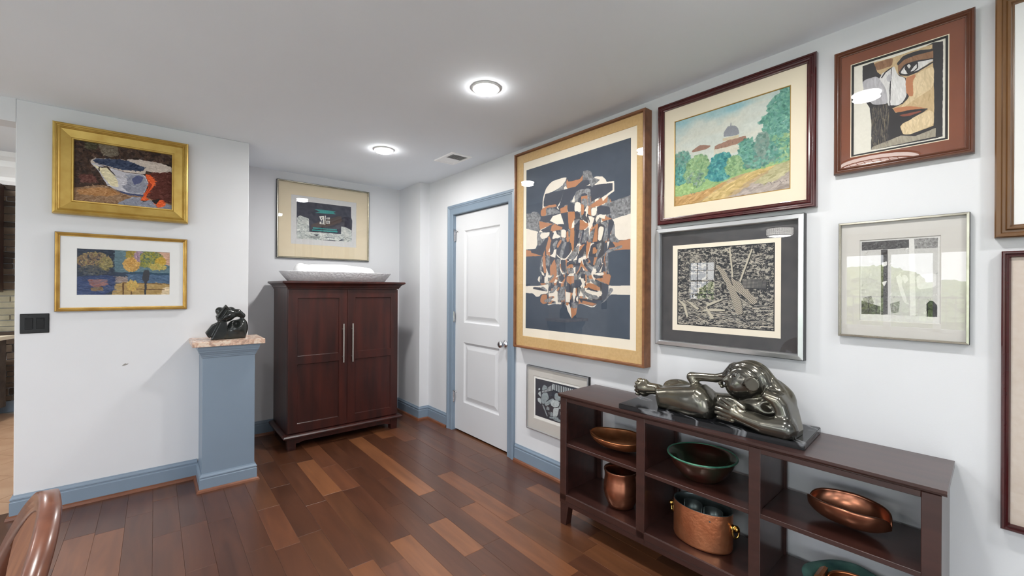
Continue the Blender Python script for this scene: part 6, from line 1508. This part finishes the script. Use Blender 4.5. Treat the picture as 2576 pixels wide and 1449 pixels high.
# local +x points to the back of the chair (it faces -x), y across
CH = mat('reddish_polished_walnut', (84, 48, 36), .3, rgb2=(112, 68, 50), scale=7, stretch=(3, 3, .5), coat=.25)
bm = NB(); poly_prism(bm, [(-.40, -.25), (.0, -.215), (.03, -.15), (.03, .15), (.0, .215), (-.40, .25)], 2, .40, .45); obj('seat_rail', bm, CH, t)
s = SDF((-.44, -.28, .43), (.06, .28, .52), .008); s.add(s.prism([(-.25, .448), (.25, .448), (.23, .49), (-.23, .49)], -.20, .20, .018)); me = s.mesh('cushion')
link('seat_cushion', me, mat('pale_patterned_upholstery', (206, 204, 198), .9, rgb2=(150, 148, 146), scale=30), t)
for x, y in ((-.37, -.22), (-.37, .22), (.0, -.18), (.0, .18)):
    bm = NB(); lean = .08 if x > -.1 else 0
    tube(bm, [(x+lean*1.0, y, 0), (x+lean*.35, y, .2), (x, y, .42)], [.016, .020, .026], 12); obj('leg', bm, CH, t, smooth=True)
def shield(a, k=1.0):   # outline of the back, parameter 0..2pi -> (across, up)
    c, s_ = math.cos(a), math.sin(a)
    y = .23*k*c*(1-.10*s_) if s_ < 0 else .23*k*c
    z = .703+.205*k*(s_ if s_ > 0 else s_*1.15)
    return y, z
def lean(z): return .03+(z-.45)*.36
sec = [(-.016, -.020), (-.020, -.012), (-.015, -.006), (-.020, .0), (-.015, .006), (-.020, .012), (-.014, .020), (.012, .018), (.014, .0), (.012, -.018)]
bm = NB(); rows = []; N_ = 64
for i in range(N_):
    a = 2*PI*i/N_; y, z = shield(a); y2, z2 = shield(a+.02); ty, tz = y2-y, z2-z; L = math.hypot(ty, tz); ny, nz = tz/L, -ty/L
    rows.append([bm.verts.new((lean(z)+p, y+ny*q, z+nz*q)) for p, q in sec])
for i in range(N_):
    A, B = rows[i], rows[(i+1) % N_]
    for j in range(len(sec)): bm.faces.new((A[j], A[(j+1) % len(sec)], B[(j+1) % len(sec)], B[j]))
obj('back_frame', bm, CH, t, smooth=True)
bm = NB()   # crest panel filling the upper part of the shield
P = [shield(a, .93) for a in np.linspace(.25, PI-.25, 24)]; low = [(-.185+.37*i/8, .79-.03*math.sin(PI*i/8)) for i in range(9)]
F_ = [bm.verts.new((lean(z)-.010, y, z)) for y, z in P+low]; G_ = [bm.verts.new((lean(z)+.008, y, z)) for y, z in P+low]; n_ = len(F_)
bm.faces.new(F_); bm.faces.new(G_[::-1])
for i in range(n_): bm.faces.new((F_[i], F_[(i+1) % n_], G_[(i+1) % n_], G_[i]))
obj('crest_panel', bm, mat('rubbed_walnut_panel', (104, 66, 50), .6, rgb2=(132, 90, 66), scale=6, stretch=(3, 3, .5), spec=.15), t)
for y in (-.12, -.04, .04, .12):
    bm = NB(); tube(bm, [(lean(.53), y*.35, .53), (lean(.66), y*.8, .66), (lean(.83), y*1.0, .785)], .011, 8); obj('back_splat', bm, CH, t, smooth=True)
for y in (-.10, .10):
    bm = NB(); tube(bm, [(.01, y*1.4, .42), (lean(.50), y*1.1, .50), (lean(.56), y*1.2, .56)], .02, 10); obj('back_post', bm, CH, t, smooth=True)

# ------------------------------------------------------------------ outdoors, seen mirrored in the picture glass
bm = NB(); box(bm, -60, -6.26, -40, 50, -3.2, -3.0); struct(obj('ground', bm, mat('mown_lawn', (146, 156, 116), .9, rgb2=(168, 176, 140), scale=2)))
bm = NB(); box(bm, -9.3, -6.26, -5, 8, -.22, -.12); struct(obj('floor_deck', bm, mat('grey_deck_boards', (196, 190, 182), .8, var=.06)))
t = thing('deck_railing', 'black iron deck railing outside, seen only mirrored in the grey print glass', 'railing', (-9.2, 1.5, -.12))
bm = NB(); box(bm, -.025, .025, -6.5, 6.5, 1.30, 1.33); obj('top_rail', bm, M['blackmetal'], t)
bm = NB(); box(bm, -.015, .015, -6.5, 6.5, .08, .10); obj('bottom_rail', bm, M['blackmetal'], t)
bm = NB(); box(bm, -.007, .007, -.007, .007, .1, 1.30); b0 = obj('baluster', bm, M['blackmetal'], t, loc=(0, -6.4, 0))
for k in range(1, 86):
    b1 = b0.copy(); COL.objects.link(b1); b1.location = (0, -6.4+.15*k, 0)
leafm = [mat('olive_foliage', (110, 124, 66), .8, rgb2=(170, 180, 108), scale=.9, detail=10), mat('green_foliage', (80, 104, 60), .8, rgb2=(140, 158, 92), scale=1.0, detail=10)]
bark = mat('tree_bark', (96, 82, 66), .9, var=.1)
rt = random.Random(5)
for k in range(15):
    x, y = (-24 if k % 2 else -33)-rt.uniform(0, 1.5), -20+4.4*k+rt.uniform(-.5, .5); r = rt.uniform(2.9, 3.3); hh = rt.uniform(1.1, 2.4)+(.9 if k % 2 == 0 else 0)
    t = thing('tree', '%s leafy tree in the %s row beyond the deck, %s of its row' % ('olive' if k % 2 == 0 else 'dark green', 'farther' if k % 2 == 0 else 'nearer', ('first', 'second', 'third', 'fourth', 'fifth', 'sixth', 'seventh', 'eighth')[k//2]), 'tree', (x, y, -3.0), 0, 'trees beyond the deck')
    bm = NB(); tube(bm, [(0, 0, 0), (.1, 0, 1.5), (0, .1, 3)], [.28, .22, .16], 8); obj('trunk', bm, bark, t, smooth=True)
    bm = NB(); bmesh.ops.create_icosphere(bm, subdivisions=5, radius=1.0)
    for v in bm.verts:
        d = v.co.normalized(); q = 1+.10*math.sin(5*d.x+k)*math.sin(6*d.y+2*k)+.07*math.sin(13*d.z+k)*math.sin(11*d.x)+rt.uniform(-.07, .07)
        v.co = Vector((d.x*r*q, d.y*r*q, d.z*(hh*.75)*q+2.0+hh*.55))
    obj('crown', bm, leafm[k % 2], t)
